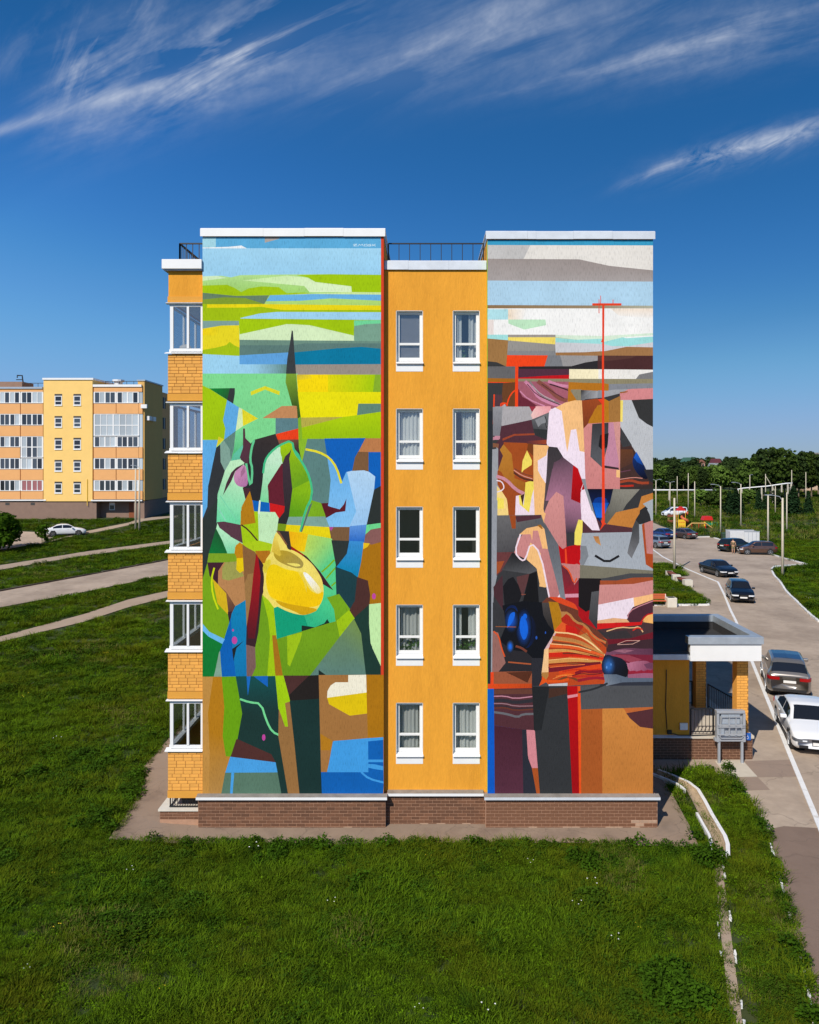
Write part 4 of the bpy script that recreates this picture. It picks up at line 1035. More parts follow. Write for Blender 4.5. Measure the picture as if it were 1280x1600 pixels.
# middle wall with window openings
WX = [(-.418, .405), (1.265, .405)]; WZ = [15.255-ST*k for k in range(5)]; WH = 1.575
xs = [XL1, WX[0][0]-.4, WX[0][0]+.4, WX[1][0]-.4, WX[1][0]+.4, XR0]; zs = [ZB-.03]
for z in WZ[::-1]: zs += [z-WH, z]
zs.append(16.46)
mb = MB()
for i in range(5):
    for j in range(len(zs)-1):
        if i in (1, 3) and j % 2 == 1: continue
        mb.add([(xs[i], YM, zs[j]), (xs[i+1], YM, zs[j]), (xs[i+1], YM, zs[j+1]), (xs[i], YM, zs[j+1])], [(0, 1, 2, 3)])
mb.build('wall', 'ochre_stucco', B)
mb = MB().box(XL1, XR0, 1.3, 1.58, ZB, 16.4); mb.build('wall', 'interior', B)
def window(cx, zt, cur=1, plant=False, cd=.13, screen=False):
    x0, x1 = cx-.4, cx+.4; zb = zt-WH; y0 = YM; yf = YM+.11
    w = MB()
    w.box(x0, x0+.015, y0+.003, yf+.09, zb, zt); w.box(x1-.015, x1, y0+.003, yf+.09, zb, zt); w.box(x0, x1, y0+.003, yf+.09, zt-.015, zt)
    win = w.build('window', 'white_wood', B)
    f = MB(); a, b, c = x0+.016, x1-.016, zb+.09
    f.box(a, a+.085, yf, yf+.07, c, zt-.016).box(b-.085, b, yf, yf+.07, c, zt-.016).box(a+.085, b-.085, yf, yf+.07, zt-.1, zt-.016).box(a+.085, b-.085, yf, yf+.07, c, c+.1)
    f.box(a+.085, b-.085, yf+.005, yf+.065, zb+.56, zb+.63)
    f.build('frame', 'white_wood', win, bevel=.006)
    for z0, z1 in ((c+.1, zb+.56), (zb+.63, zt-.1)):
        MB().box(a+.085, b-.085, yf+.03, yf+.036, z0, z1).build('pane', 'glass', win)
    s = MB().prism([(y0-.07, zb-.01), (yf+.06, zb+.085), (yf+.06, zb+.10), (y0-.07, zb+.012)], 'x', x0+.001, x1+.012)
    s.build('sill', 'sill_white', win)
    bx('sill_panel', 'sill_white', win, x0, x1, YM-.006, YM+.004, zb-.235, zb-.012)
    r = MB(); rx0, rx1, rz0, rz1, ry = cx-.78, cx+.78, zb-.6, zt+.2, 1.28
    r.add([(rx0, yf+.12, rz0), (rx1, yf+.12, rz0), (rx1, yf+.12, rz1), (rx0, yf+.12, rz1), (rx0, ry, rz0), (rx1, ry, rz0), (rx1, ry, rz1), (rx0, ry, rz1)], [(0, 4, 5, 1), (2, 6, 7, 3), (0, 3, 7, 4), (1, 5, 6, 2), (4, 7, 6, 5)])
    # wall back face around the opening keeps stray light out of the room
    r.add([(rx0, yf+.1, rz0), (x0, yf+.1, rz0), (x0, yf+.1, rz1), (rx0, yf+.1, rz1), (x1, yf+.1, rz0), (rx1, yf+.1, rz0), (rx1, yf+.1, rz1), (x1, yf+.1, rz1)], [(0, 1, 2, 3), (4, 5, 6, 7)])
    r.build('room', 'interior' if cur else 'room_dark', win)
    if cur:
        c = MB(); n = 40; vs = []; xa, xb = (cx-.42, cx+.42) if cur != 2 else (cx-.12, cx+.42)
        for i in range(n+1):
            t = i/n; x = xa+(xb-xa)*t; y = yf+cd+.03*math.sin(t*46+cx*9+zt)+.035*math.sin(t*(11+3*math.sin(zt*7+cx))+zt*3)
            vs += [(x, y, zb-.3), (x, y, zt+.1)]
        c.add(vs, [(2*i, 2*i+2, 2*i+3, 2*i+1) for i in range(n) if cur != 3 or not 13 < i < 24]); c.build('curtain', 'curtain', win, smooth=True)
    if screen: MB().box(cx-.36, cx+.36, yf+.075, yf+.08, zb+.05, zt-.05).build('insect_screen', 'screen_mesh', win)
    if plant:
        p = MB(); rr = random.Random(int(zt*10))
        for i in range(46):
            x = cx+rr.uniform(-.28, .28); z = zb+.12+rr.random()*.42; y = yf+.14+rr.random()*.1; s2 = rr.uniform(.04, .09); an = rr.uniform(0, 6.3)
            p.add([(x, y, z), (x+s2*math.cos(an), y+.02, z+s2*math.sin(an)), (x+s2*1.6*math.cos(an+.5), y, z+s2*1.6*math.sin(an+.5)), (x+s2*.6*math.cos(an+1.2), y-.02, z+s2*math.sin(an+1.2))], [(0, 1, 2, 3)])
        p.build('house_plants', 'leaf_a', win)
    return win
mat('screen_mesh', '#8f8d92', .9, var=.08, vscale=5)
mat('leaf_a', C('#4c7a2c', .7), .7, objrand=.2)
conf = {(0, 0): (0, 0), (0, 1): (3, 1), (1, 0): (1, 0), (1, 1): (2, 0), (2, 0): (0, 0), (2, 1): (0, 0), (3, 0): (1, 1), (3, 1): (3, 1), (4, 0): (1, 0), (4, 1): (1, 0)}
for (k, j), (cu, plt) in conf.items():
    window(WX[j][0], WZ[k], cur=cu, plant=bool(plt), cd=(.12, .11, .3, .22, .18)[k]+.02*j, screen=(k, j) == (0, 0))
# copings, drip sills, plinths
def coping(x0, x1, y0, y1, zb, zt, m, seams):
    c = MB(); e = .055
    prev = x0-e
    for sx in list(seams)+[x1+e]:
        j = random.uniform(-.006, .006)
        c.prism([(y0-e, zb+j), (y0-e+.012, zb+j), (y0-e+.012, zt-.05+j), (y1, zt-.02), (y1, zt), (y0-.01, zt+j), (y0-e, zt-.035+j)], 'x', prev, sx-.004); prev = sx
    o = c.build('coping', m, B)
    MB().box(x0-.02, x1+.02, y0-.018, y1-.02, zb+.03, zt-.04).build('coping_core', 'zinc_dark', o)
    return o
coping(XL0, XL1, 0, 6, 17.38, 17.63, 'white_coping', [-4.7, -3.5, -2.35])
coping(XR0, XR1, 0, 6, 17.30, 17.545, 'zinc', [3.05, 3.3, 4.4, 5.55])
coping(XL1+.07, XR0-.07, YM, 1.5, 16.46, 16.74, 'zinc', [-.45, .75])
mat('sill_dirty', '#8f887f', .7, var=.25, vscale=4)
def sill_strip(x0, x1, yw, yo, z, m='white_coping'):
    o = MB().prism([(yo, z-.085), (yo+.01, z-.085), (yo+.012, z-.02), (yw, z+.012), (yw, z+.02), (yo, z-.008)], 'x', x0, x1).build('drip_sill', m, B)
    MB().prism([(yo+.004, z-.006), (yw, z+.022), (yw, z+.026), (yo+.004, z-.002)], 'x', x0+.002, x1-.002).build('sill_top', 'sill_dirty', o)
    return o
sill_strip(XL0-.14, XL1+.11, -.003, -.2, ZB-.005)
sill_strip(XL1+.11, XR0-.11, YM-.003, YM-.2, ZB+.012)
sill_strip(XR0-.11, XR1+.16, -.003, -.2, ZB-.005, 'zinc')
pls = []
for x0, x1, yf in ((XL0-.1, XL1+.06, -.1), (XL1+.06, XR0-.06, YM-.1), (XR0-.06, XR1+.1, -.1)):
    pls.append((bx('plinth', 'brown_mortar', B, x0, x1, yf, 6 if yf < 0 else 1.0, -.3, ZB-.035), x0, x1, yf))
bx('plinth', 'brown_mortar', B, XL0+.02, XR1-.02, 6.01, HB, -.3, ZB-.035)
BR = {}
def brick_mesh(w, h, d=.05):
    k = (round(w, 3), h)
    if k not in BR:
        b = .006; m = MB(); x, z = w/2, h/2
        m.add([(-x, 0, -z), (x, 0, -z), (x, 0, z), (-x, 0, z), (-x, -d+b, -z), (x, -d+b, -z), (x, -d+b, z), (-x, -d+b, z), (-x+b, -d, -z+b), (x-b, -d, -z+b), (x-b, -d, z-b), (-x+b, -d, z-b)],
              [(0, 1, 5, 4), (1, 2, 6, 5), (2, 3, 7, 6), (3, 0, 4, 7), (4, 5, 9, 8), (5, 6, 10, 9), (6, 7, 11, 10), (7, 4, 8, 11), (8, 9, 10, 11)])
        BR[k] = m.mesh('brick')
    return BR[k]
def lay(parent, x0, x1, z0, z1, y, m, name, bh, bl=.25, jt=.011, seed=0, irregular=False, proud=.009, joined=False, worn=None):
    rr = random.Random(seed); rows = max(1, round((z1-z0)/(bh+jt))); hh = (z1-z0)/rows; n = 0; J = MB(); JW = MB()
    for r in range(rows):
        off = (0, .5, .25, .75)[(r+(rr.randint(0, 1) if irregular else 0)) % (4 if irregular else 2)]*bl
        x = x0-off
        while x < x1-.02:
            a, b = max(x, x0)+jt/2, min(x+bl, x1-jt/2)
            if b-a > .03:
                w = round((b-a)/.01)*.01
                w = min(w, b-a); zc = z0+(r+.5)*hh; cx = (a+b)/2; dy = rr.uniform(-.002, .003)
                mm = m
                if worn and worn(cx, zc, rr): mm = 'brown_brick_worn'
                if joined:
                    me = brick_mesh(w, round(hh-jt, 3)); (JW if mm != m else J).add([(v.co.x+cx, v.co.y+y+dy+.05-proud, v.co.z+zc) for v in me.vertices], [tuple(p.vertices) for p in me.polygons])
                else:
                    me = brick_mesh(w, round(hh-jt, 3)); o = bpy.data.objects.new(name, me); COL.objects.link(o); o.parent = parent
                    o.location = (cx, y+dy+.05-proud, zc)
                    if not me.materials: me.materials.append(MATS[m])
                    if o.material_slots and (len(me.materials) and me.materials[0] != MATS[mm]):
                        o.material_slots[0].link = 'OBJECT'; o.material_slots[0].material = MATS[mm]
                n += 1
            x += bl
    if joined:
        o = J.build(name, m, parent, world=False); o['kind'] = 'stuff'
        if JW.v: MB.build(JW, name, 'brown_brick_worn', parent, world=False)['kind'] = 'stuff'
    return n
# pieces of a part whose parent is the house keep world coordinates through the house's inverse
wornf = lambda cx, zc, rr: zc < .12 and rr.random() < (.5 if cx > 5.6 else .3 if cx > 3 else .06) or (cx > 6 and zc < .3 and rr.random() < .6)
for i, (o, x0, x1, yf) in enumerate(pls):
    lay(o, x0, x1, .0, ZB-.04, yf, 'brown_brick', 'plinth_brick' if i < 2 else 'plinth_brickwork', .087, seed=i, joined=(i == 2), worn=wornf)
mb = MB()
# roof railings
def rail(pts, h, parent, gap=.3, w=.03):
    m = MB(); 
    for a, b in zip(pts, pts[1:]):
        a, b = Vector(a), Vector(b); u = Vector((0, 0, h)); m.bar(a+u, b+u, w*1.2); k = max(1, round((b-a).length/gap))
        for i in range(k+1): p = a+(b-a)*i/k; m.bar(p, p+u, w*.7 if 0 < i < k else w*1.3)
    return m.build('roof_railing', 'black_iron', parent)
rail([(XL1+.12, .5, 16.72), (XR0-.08, .5, 16.72)], .6, B, .32)
# ------------------------------------------------------------------ glazed balconies on the left flank
bx0, bx1, by0, by1 = -7.54, XL0+.0, .05, 6.2
ZH = 15.465
LOG = MB().box(bx0+.02, bx1, by0+.02, by1, ZH+.02, 16.42).build('balcony_top', 'ochre_stucco', B)
bx('band', 'ochre_plain', LOG, bx0, bx1+.003, by0, by1, ZH, ZH+.17)
bx('cornice', 'white_coping', LOG, bx0-.13, bx1-.005, by0-.13, by1+.1, 16.42, 16.70, bevel=.01)
o = bx('cornice_soffit', 'zinc_dark', LOG, bx0-.08, bx1-.006, by0-.08, by1, 16.38, 16.415)
r = MB(); zt = 17.32
for a, b in (((-7.32, .5), (-6.55, .5)), ((-7.32, .5), (-7.32, 6.0))):
    a = Vector((*a, 16.7)); b = Vector((*b, 16.7)); u = Vector((0, 0, .62)); r.bar(a+u, b+u, .04); r.bar(a, a+u, .045); k = round((b-a).length/.19)
    for i in range(1, k+1): p = a+(b-a)*i/k; r.bar(p, p+u, .02)
r.bar((-7.30, .52, 17.3), (-6.6, .9, 16.72), .045)
r.build('roof_railing', 'black_iron', B)
mat('dark_panel', '#6a4632', .8, var=.1, vscale=3)
def balcony(k):
    z = ZH-2.925*k           # head of the glazing
    base = z-.08-1.37-.08-1.16-.21
    par = bx('parapet', 'yellow_mortar', B, bx0+.012, bx1-.002, by0+.012, by0+.12, base+.21, z-1.53)
    MB().box(bx0+.012, bx0+.12, by0+.125, by1, base+.21, z-1.53).build('parapet_side', 'yellow_brick', par)
    lay(par, bx0+.004, bx1-.006, base+.215, z-1.53, by0+.012, 'yellow_brick', 'brick', .087, .26, .010, seed=40+k, irregular=True, proud=.010)
    bx('floor_slab', 'ochre_plain', par, bx0-.002, bx1-.001, by0-.003, by1, base, base+.208)
    w = MB(); zt, zb = z-.08, z-1.45
    fr = MB(); ya, yb = by0+.03, by0+.09; xa, xb = bx0+.06, bx1-.02
    fr.box(xa, xa+.1, ya, yb, zb, zt).box(xb-.06, xb, ya, yb, zb, zt).box(xa+.1, xb-.06, ya, yb, zt-.05, zt).box(xa+.1, xb-.06, ya, yb, zb, zb+.09)
    mid = (xa+xb)/2+.05; fr.box(mid-.035, mid+.035, ya-.01, yb, zb+.09, zt-.05)
    win = fr.build('balcony_window', 'white_pvc', B, bevel=.005)
    MB().box(xa+.1, mid-.035, ya+.03, ya+.035, zb+.09, zt-.05).build('pane', 'glass_clear', win); MB().box(mid+.035, xb-.06, ya+.03, ya+.035, zb+.09, zt-.05).build('pane', 'glass_clear', win)
    MB().prism([(by0-.05, z-.02), (by0+.05, z+.0), (by0+.05, z-.06), (by0-.05, z-.035)], 'x', bx0-.04, bx1-.004).box(bx0+.03, bx1-.004, by0+.05, by0+.11, z-.08, z-.001).build('head_flashing', 'white_pvc', win)
    MB().prism([(by0-.06, zb-.07), (by0+.12, zb-.02), (by0+.12, zb), (by0-.06, zb-.05)], 'x', bx0-.07, bx1-.004).build('sill', 'sill_white', win)
    # long side glazing
    sd = MB(); n = 5; sd.box(bx0+.02, bx0+.17, yb+.01, by1, zb-.03, zb+.08).box(bx0+.04, bx0+.1, yb+.01, by1, zt-.06, zt)
    for i in range(1, n+1):
        y = yb+.02+(by1-yb-.06)*i/n; sd.box(bx0+.041, bx0+.099, y-.035, y+.035, zb+.08, zt-.06)
    sw = sd.build('balcony_window', 'white_pvc', B)
    MB().box(bx0+.06, bx0+.065, yb+.02, by1-.03, zb+.08, zt-.06).build('pane', 'glass_clear', sw)
    inn = MB().box(bx0+.13, bx1-.003, by0+.13, by1, z-.001, z+.012).box(bx0+.13, bx1-.003, by1-.12, by1-.03, base+.21, z-.002); inn.build('balcony_lining', 'white_wood', B)
    MB().box(bx1-.012, bx1-.003, by0+.125, by1-.13, base+.21, z-.002).build('balcony_wall', ('white_wood', 'ochre_plain', 'dark_panel', 'dark_panel', 'dark_panel')[k], B)
    MB().box(bx0+.13, bx1-.02, by0+.13, by1-.13, base+.209, base+.22).build('balcony_floor', 'concrete', B)
    return z
for k in range(5): balcony(k)
zf = ZH-2.925*4-2.90
m = MB()
for i in range(14): x = bx0+.05+i*.075; m.box(x-.008, x+.008, by0+.06, by0+.075, zf-.3, zf+.01)
for i in range(20): y = by0+.1+i*.3; m.box(bx0+.05, bx0+.065, y, y+.015, zf-.3, zf+.01)
m.box(bx0+.03, bx1-.05, by0+.055, by0+.08, zf-.29, zf-.26); m.box(bx0+.045, bx0+.07, by0+.06, by1, zf-.29, zf-.26); m.build('vent_grille', 'black_iron', B)
bs = bx('balcony_base', 'brown_mortar', B, bx0-.22, XL0-.11, by0-.02, by1, -.2, zf-.37)
lay(bs, bx0-.22, XL0-.11, zf-.62, zf-.37, by0-.02, 'brown_brick', 'plinth_brick', .087, seed=77)
bx('base_slab', 'concrete_pale', bs, bx0-.26, XL0-.11, by0-.06, by1, zf-.368, zf-.31)
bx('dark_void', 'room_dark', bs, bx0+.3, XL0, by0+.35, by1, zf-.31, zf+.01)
MB().prism([(-7.95, 3.6), (-7.1, 3.4), (-7.1, 6.0), (-7.95, 6.0)], 'z', .1, .42).build('step_slab', 'concrete_pale', B, bevel=.03)
# cloth bag on the top balcony
bag = bpy.data.objects; me = bpy.data.meshes.new('bag'); bm = bmesh.new(); bmesh.ops.create_icosphere(bm, subdivisions=3, radius=1)
for v in bm.verts: v.co *= 1+.12*math.sin(v.co.x*5+v.co.z*4)*math.cos(v.co.y*6); v.co.z = max(v.co.z, -.7)
for v in bm.verts: v.co = Vector((v.co.x*.19, v.co.y*.15, v.co.z*.15))
bm.to_mesh(me); bm.free(); mat('linen', '#e6ddcf', .9, bump=.5, bscale=20); o = link_mesh('cloth_bag', me, 'linen', smooth=True); o.location = (-7.1, .34, ZH-1.46+.11); tag(o, 'cream cloth bundle behind the glass of the topmost balcony', 'bag')
bx('shelf', 'white_pvc', B, bx0+.15, bx1-.02, by0+.13, by0+.55, ZH-1.5, ZH-1.46)
# ------------------------------------------------------------------ porch on the right flank
E0 = 4.9; ex1 = 9.63; pz = .88
bx('porch_wall', 'ochre_stucco', B, XR1+.001, ex1, E0+.3, E0+6, pz, 3.72)
pp = bx('porch_plinth', 'brown_mortar', B, XR1+.001, 11.9, E0+.25, E0+5.5, -.2, pz-.11)
lay(pp, XR1+.2, 11.9, 0, pz-.11, E0+.25, 'brown_brick', 'plinth_brickwork', .087, seed=5, joined=True)
MB().box(ex1, 11.95, E0+.2, E0+5.6, pz-.108, pz).build('porch_landing', 'concrete', B, bevel=.01)
MB().prism([(E0+.15, pz-.04), (E0+.3, pz+.0), (E0+.3, pz-.03), (E0+.15, pz-.06)], 'x', XR1+.1, ex1+.05).build('drip_sill', 'zinc', B)
def pillar(x0, x1, y0, y1, z0, z1, seed):
    p = bx('pillar', 'yellow_mortar', B, x0+.01, x1-.01, y0+.01, y1-.01, z0, z1)
    lay(p, x0, x1, z0, z1, y0+.01, 'yellow_brick', 'brick', .087, .26, .010, seed=seed)
    bx('pillar_flank', 'yellow_brick', p, x0+.002, x0+.0099, y0+.02, y1-.01, z0, z1); bx('pillar_flank', 'yellow_brick', p, x1-.0099, x1-.002, y0+.02, y1-.01, z0, z1)
pillar(11.38, 11.8, E0+.35, E0+.77, pz, 3.7, 61); pillar(10.95, 11.37, E0+3.3, E0+3.72, pz, 3.7, 62)
cz = 3.72
cx1, cy0, cy1 = 12.0, 4.55, 8.65
can = MB().box(9.45, cx1-.03, cy0+.02, cy0+.28, cz, cz+.6).box(cx1-.28, cx1-.03, cy0+.281, cy1, cz, cz+.6).box(9.45, cx1-.281, cy0+.281, cy1, cz+.001, cz+.2).build('porch_roof', 'white_coping', B)
bx('porch_roof_slab', 'zinc', can, XR1+.001, 9.448, cy0+.1, cy1, cz+.02, cz+.22)
bx('roof_felt', 'roof_felt', can, XR1+.002, cx1-.282, cy0+.283, cy1-.25, cz+.225, cz+.3)
bx('roof_felt', 'roof_felt', can, XR1+.003, 9.448, cy0+.06, cy0+.282, cz+.222, cz+.29)
MB().box(XR1+.01, cx1-.282, cy1-.249, cy1, cz+.225, cz+.6).build('parapet', 'roof_felt', can)
cc = MB()
cc.box(9.36, cx1+.03, cy0-.04, cy0+.3, cz+.602, cz+.86); cc.box(cx1-.3, cx1+.03, cy0+.302, cy1+.04, cz+.602, cz+.86); cc.box(XR1+.01, cx1-.302, cy1-.28, cy1+.04, cz+.602, cz+.86)
cc.build('parapet_coping', 'zinc_dark', can, bevel=.01)
MB().box(cx1-.292, cx1-.2815, cy0+.284, cy1-.251, cz+.302, cz+.6).build('parapet_lining', 'roof_felt', can)
MB().box(9.452, cx1-.293, cy0+.2815, cy0+.292, cz+.302, cz+.6).build('parapet_lining', 'roof_felt', can)
MB().box(XR1+.01, 9.36, cy0-.03, cy0+.058, cz+.06, cz+.24).build('gutter', 'zinc', can)
# the deck inside the parapet must be open: a lower pan
def railing(pts, h, name='railing', gap=.13):
    m = MB()
    for a, b in zip(pts, pts[1:]):
        a, b = Vector(a), Vector(b); u = Vector((0, 0, h)); v = Vector((0, 0, .12)); m.bar(a+u, b+u, .05); m.bar(a+v, b+v, .03); k = max(1, round((b-a).length/gap))
        for i in range(k+1): p = a+(b-a)*i/k; m.bar(p+(v if 0 < i < k else Vector((0, 0, 0))), p+u, .018 if 0 < i < k else .05)
    return m.build(name, 'black_iron', B)
railing([(ex1+.05, E0+.3, pz), (10.5, E0+.3, pz)], .95)
railing([(ex1+.05, E0+3.6, pz), (10.9, E0+3.6, pz)], 1.0)
railing([(11.4, E0+3.2, pz), (11.75, E0+.9, pz)], 1.0)
MB().tube([(8.8, E0+.285, 3.25), (8.79, E0+.285, 2.6), (8.77, E0+.285, 1.9), (8.82, E0+.285, 1.1)], .016, 6).box(8.82, 8.98, E0+.22, E0+.299, .93, 1.07).tube([(8.98, E0+.27, .95), (9.2, E0+.22, .9), (9.7, E0+.18, .91), (10.6, E0+.18, .93)], .016, 6).build('cable', 'black_iron', B)
bx('wall_box', 'white_coping', B, 9.28, 9.56, E0+.24, E0+.299, 1.08, 1.32)
bx('entrance_door', 'room_dark', B, XR1+3.0, XR1+3.0-.02, E0+2.5, E0+3.6, pz, 2.9)
# ------------------------------------------------------------------ wheelchair lift and its sign in front of the porch
T = thing('wheelchair_lift', 'grey steel folding wheelchair lift on two posts in front of the porch', 'lift', (10.95, E0+.0, 0))
LX0, LX1, LY = 10.48, 11.42, E0-.12
for x in (LX0+.06, LX1-.06): bx('post', 'steel', T, x-.04, x+.04, LY-.04, LY+.04, .02, .95)
bx('panel', 'steel', T, LX0+.03, LX1-.03, LY+.02, LY+.05, .95, 1.85)
bx('header', 'steel', T, LX0-.05, LX1+.02, LY-.1, LY+.12, 1.82, 1.92, bevel=.01)
for x in (LX0, LX1): bx('side_rail', 'steel', T, x-.045, x+.045, LY-.08, LY+.1, .8, 1.815, bevel=.008)
m = MB(); y = LY-.11
q = [(LX0+.1, .95), (LX1-.12, .95), (LX1-.06, 1.0), (LX1-.16, 1.7), (LX0+.12, 1.7), (LX0+.06, 1.0), (LX0+.1, .95)]
m.tube([(a, y, b) for a, b in q], .022, 6)
for z in (1.08, 1.35, 1.42): m.box(LX0-.02, LX1+.02, y-.015, y+.015, z-.02, z+.02)
m.box(LX0+.38, LX0+.42, y+.02, y+.05, 1.0, 1.75).box(LX0+.62, LX0+.66, y+.02, y+.05, 1.0, 1.75); m.build('folding_frame', 'steel', T)
m = MB().box(LX0+.05, LX0+.22, y+.03, y+.06, 1.05, 1.3).box(LX0+.12, LX1-.15, y+.055, y+.075, 1.44, 1.78).build('ramp_plate', 'zinc_dark', T)
bx('base_beam', 'steel', T, LX0-.1, LX1+.06, LY-.06, LY+.1, .82, .92)
o = sheet('concrete_slab', [gp(1117, 1190), gp(1160, 1189), gp(1184, 1215), gp(1136, 1216)], 'concrete', .03, 1, 'structure')
T = thing('access_sign', 'small blue wheelchair symbol sign on the porch corner', 'sign', (11.62, E0+.18, .9))
sx, sy, sz = 11.62, E0+.19, .86
bx('plate', 'sign_blue', T, sx, sx+.2, sy-.006, sy+.006, sz-.13, sz+.13)
m = MB(); y = sy-.008
m.prism([(sx+.055+.012*math.cos(t), sz+.07+.012*math.sin(t)) for t in [i*.785 for i in range(8)]], 'y', y, y+.003)
m.tube([(sx+.058, y, sz+.05), (sx+.062, y, sz), (sx+.1, y, sz), (sx+.118, y, sz-.06)], .007, 4)
m.tube([(sx+.05, y, sz+.01)]+[(sx+.065+.042*math.cos(t), y, sz-.035+.042*math.sin(t)) for t in [2.2+i*.45 for i in range(9)]], .006, 4); m.tube([(sx+.06, y, sz+.03), (sx+.095, y, sz+.03)], .006, 4)
m.build('symbol', 'white_paint', T)
# ------------------------------------------------------------------ whitewashed kerbs: one stone after another
def kerb(path, label, group, ln=1.0, w=.16, h=.13, m='white_paint', gap=.02, miss=0, seed=0, name='kerb'):
    T = tag(bpy.data.objects.new(name, None), label, 'kerb'); COL.objects.link(T); T.location = path[0]
    rr = random.Random(seed); acc = 0; meshes = []
    for j in range(4):
        jx = lambda: rr.uniform(-.012, .012); L = ln/2-gap/2
        b = MB().box(-L, L, -w/2, w/2, -.1, h); b.v = [(x+jx(), y+jx(), z+jx()) for x, y, z in b.v]; me = b.mesh('kerb_stone'); me.materials.append(MATS[m]); meshes.append(me)
    pos = 0; 
    seg = [(a, b) for a, b in zip(path, path[1:])]
    for a, b in seg:
        a, b = Vector(a), Vector(b); L = (b-a).xy.length; n = max(1, round(L/ln)); d = (b-a)/n; an = math.atan2(d.y, d.x)
        for i in range(n):
            if rr.random() < miss: continue
            p = a+d*(i+.5); o = bpy.data.objects.new('kerb_stone', meshes[rr.randint(0, 3)]); COL.objects.link(o); o.parent = T
            o.location = Vector((p.x, p.y, zg(p.x, p.y)-.0+rr.uniform(-.015, .01)))-Vector(path[0]); o.rotation_euler = (rr.uniform(-.04, .04), rr.uniform(-.02, .02), an+rr.uniform(-.02, .02)); o.scale = (d.xy.length/ln, 1, 1)
    return T
kerb(kerbP[:-1], 'broken whitewashed kerb along the far right edge of the driving lane', None, 1.0, seed=1)
kerb(topP[:13], 'whitewashed kerb round the back of the car park by the meadow', None, 1.5, seed=2)
kerb([Vector((p[0], p[1], 0)) for p in (gr2[0], gr2[1], gr2[2])], 'white kerb edge of the lawn patch with the benches', None, 1.0, seed=3, h=.14)
kerb(wedgeP[4:], 'overgrown broken whitewashed kerb between the lawn and the dark new asphalt', None, .4, w=.06, h=.06, miss=.35, seed=4, gap=.08)
mat('dark_kerb', '#5a5248', .9, var=.15, vscale=2)
kerb(lane[0:4], 'dark kerb on the uphill side of the left lane', None, 2.0, m='dark_kerb', seed=5, h=.16)
# white line: narrow flush kerb painted white
w = .16; Lp = [Vector((p.x, p.y)) for p in lineP]; a = []; b = []
for i, p in enumerate(Lp):
    d = (Lp[min(i+1, len(Lp)-1)]-Lp[max(i-1, 0)]).normalized(); n = Vector((-d.y, d.x)); a.append(p+n*w/2); b.append(p-n*w/2)
m = MB()
for i in range(len(Lp)-1):
    m.add([(*a[i], .06), (*b[i], .06), (*b[i+1], .06), (*a[i+1], .06), (*a[i], -.05), (*b[i], -.05), (*b[i+1], -.05), (*a[i+1], -.05)], [(0, 1, 2, 3), (1, 5, 6, 2), (4, 0, 3, 7)])
tag(m.build('painted_kerb', 'white_paint'), 'long white painted low kerb line between the pavement and the driving lane', 'kerb')
# ------------------------------------------------------------------ drainage channel
DP = [gp(*p) for p in sc((980, 1200), 4, [(170, 45), (260, 80), (350, 120), (400, 160), (440, 230), (480, 310), (525, 390), (560, 450), (575, 500), (575, 560)])]
T = thing('drain_channel', 'concrete drainage channel with whitewashed rims running out into the lawn', 'drain', DP[0])
def channel(P, r=.17):
    m = MB(); rims = [MB(), MB()]; k = len(P); rows = []
    for i, p in enumerate(P):
        d = (P[min(i+1, k-1)]-P[max(i-1, 0)]).normalized(); n = Vector((-d.y, d.x, 0)); rows.append([p+n*(r*math.cos(t))+Vector((0, 0, .1-r*.6*math.sin(t)+.05)) for t in [math.pi*j/6 for j in range(7)]]+[n, p])
    for i in range(k-1):
        for j in range(6): m.add([rows[i][j], rows[i+1][j], rows[i+1][j+1], rows[i][j+1]], [(0, 1, 2, 3)])
    ch = m.build('channel', 'dry_channel', T)
    for s, col in ((1, 0), (-1, 6)):
        for i in range(k-1):
            a, b = rows[i][col], rows[i+1][col]; n = rows[i][7]*s; n2 = rows[i+1][7]*s; wd = .11 if s > 0 else .07
            if s < 0 and i in (3, 4): continue
            MB().add([a, b, b+n2*wd, a+n*wd, a+Vector((0, 0, -.2)), b+Vector((0, 0, -.2)), b+n2*wd+Vector((0, 0, -.2)), a+n*wd+Vector((0, 0, -.2))], [(0, 1, 2, 3), (4, 7, 6, 5), (0, 4, 5, 1), (2, 6, 7, 3), (1, 5, 6, 2), (0, 3, 7, 4)]).build('rim', 'white_paint', T)
channel(DP)
rr = random.Random(3)
DL = [gp(*p) for p in sc((980, 1200), 4, [(595, 560), (605, 640), (620, 760), (640, 900), (652, 1000), (672, 1150), (688, 1270), (705, 1400), (720, 1520), (735, 1640)])]
kerb(DL, 'line of whitewashed stones along the right rim of the overgrown drain', None, .26, w=.045, h=.07, miss=.5, seed=8, gap=.1, name='drain_edging')
DL2 = [gp(*p) for p in sc((980, 1200), 4, [(545, 780), (565, 930), (585, 1150), (600, 1270), (612, 1430), (622, 1560), (630, 1650)])]
kerb(DL2, 'sparse whitewashed stones along the left rim of the overgrown drain', None, .22, w=.03, h=.06, miss=.72, seed=9, gap=.1, name='drain_edging')
dp = [Vector((p.x, p.y)) for p in DL]
sheet('drain_bed', [(p.x-.26, p.y) for p in DL]+[(p.x-.03, p.y) for p in DL[::-1]], 'dirt_path', .03, 1)
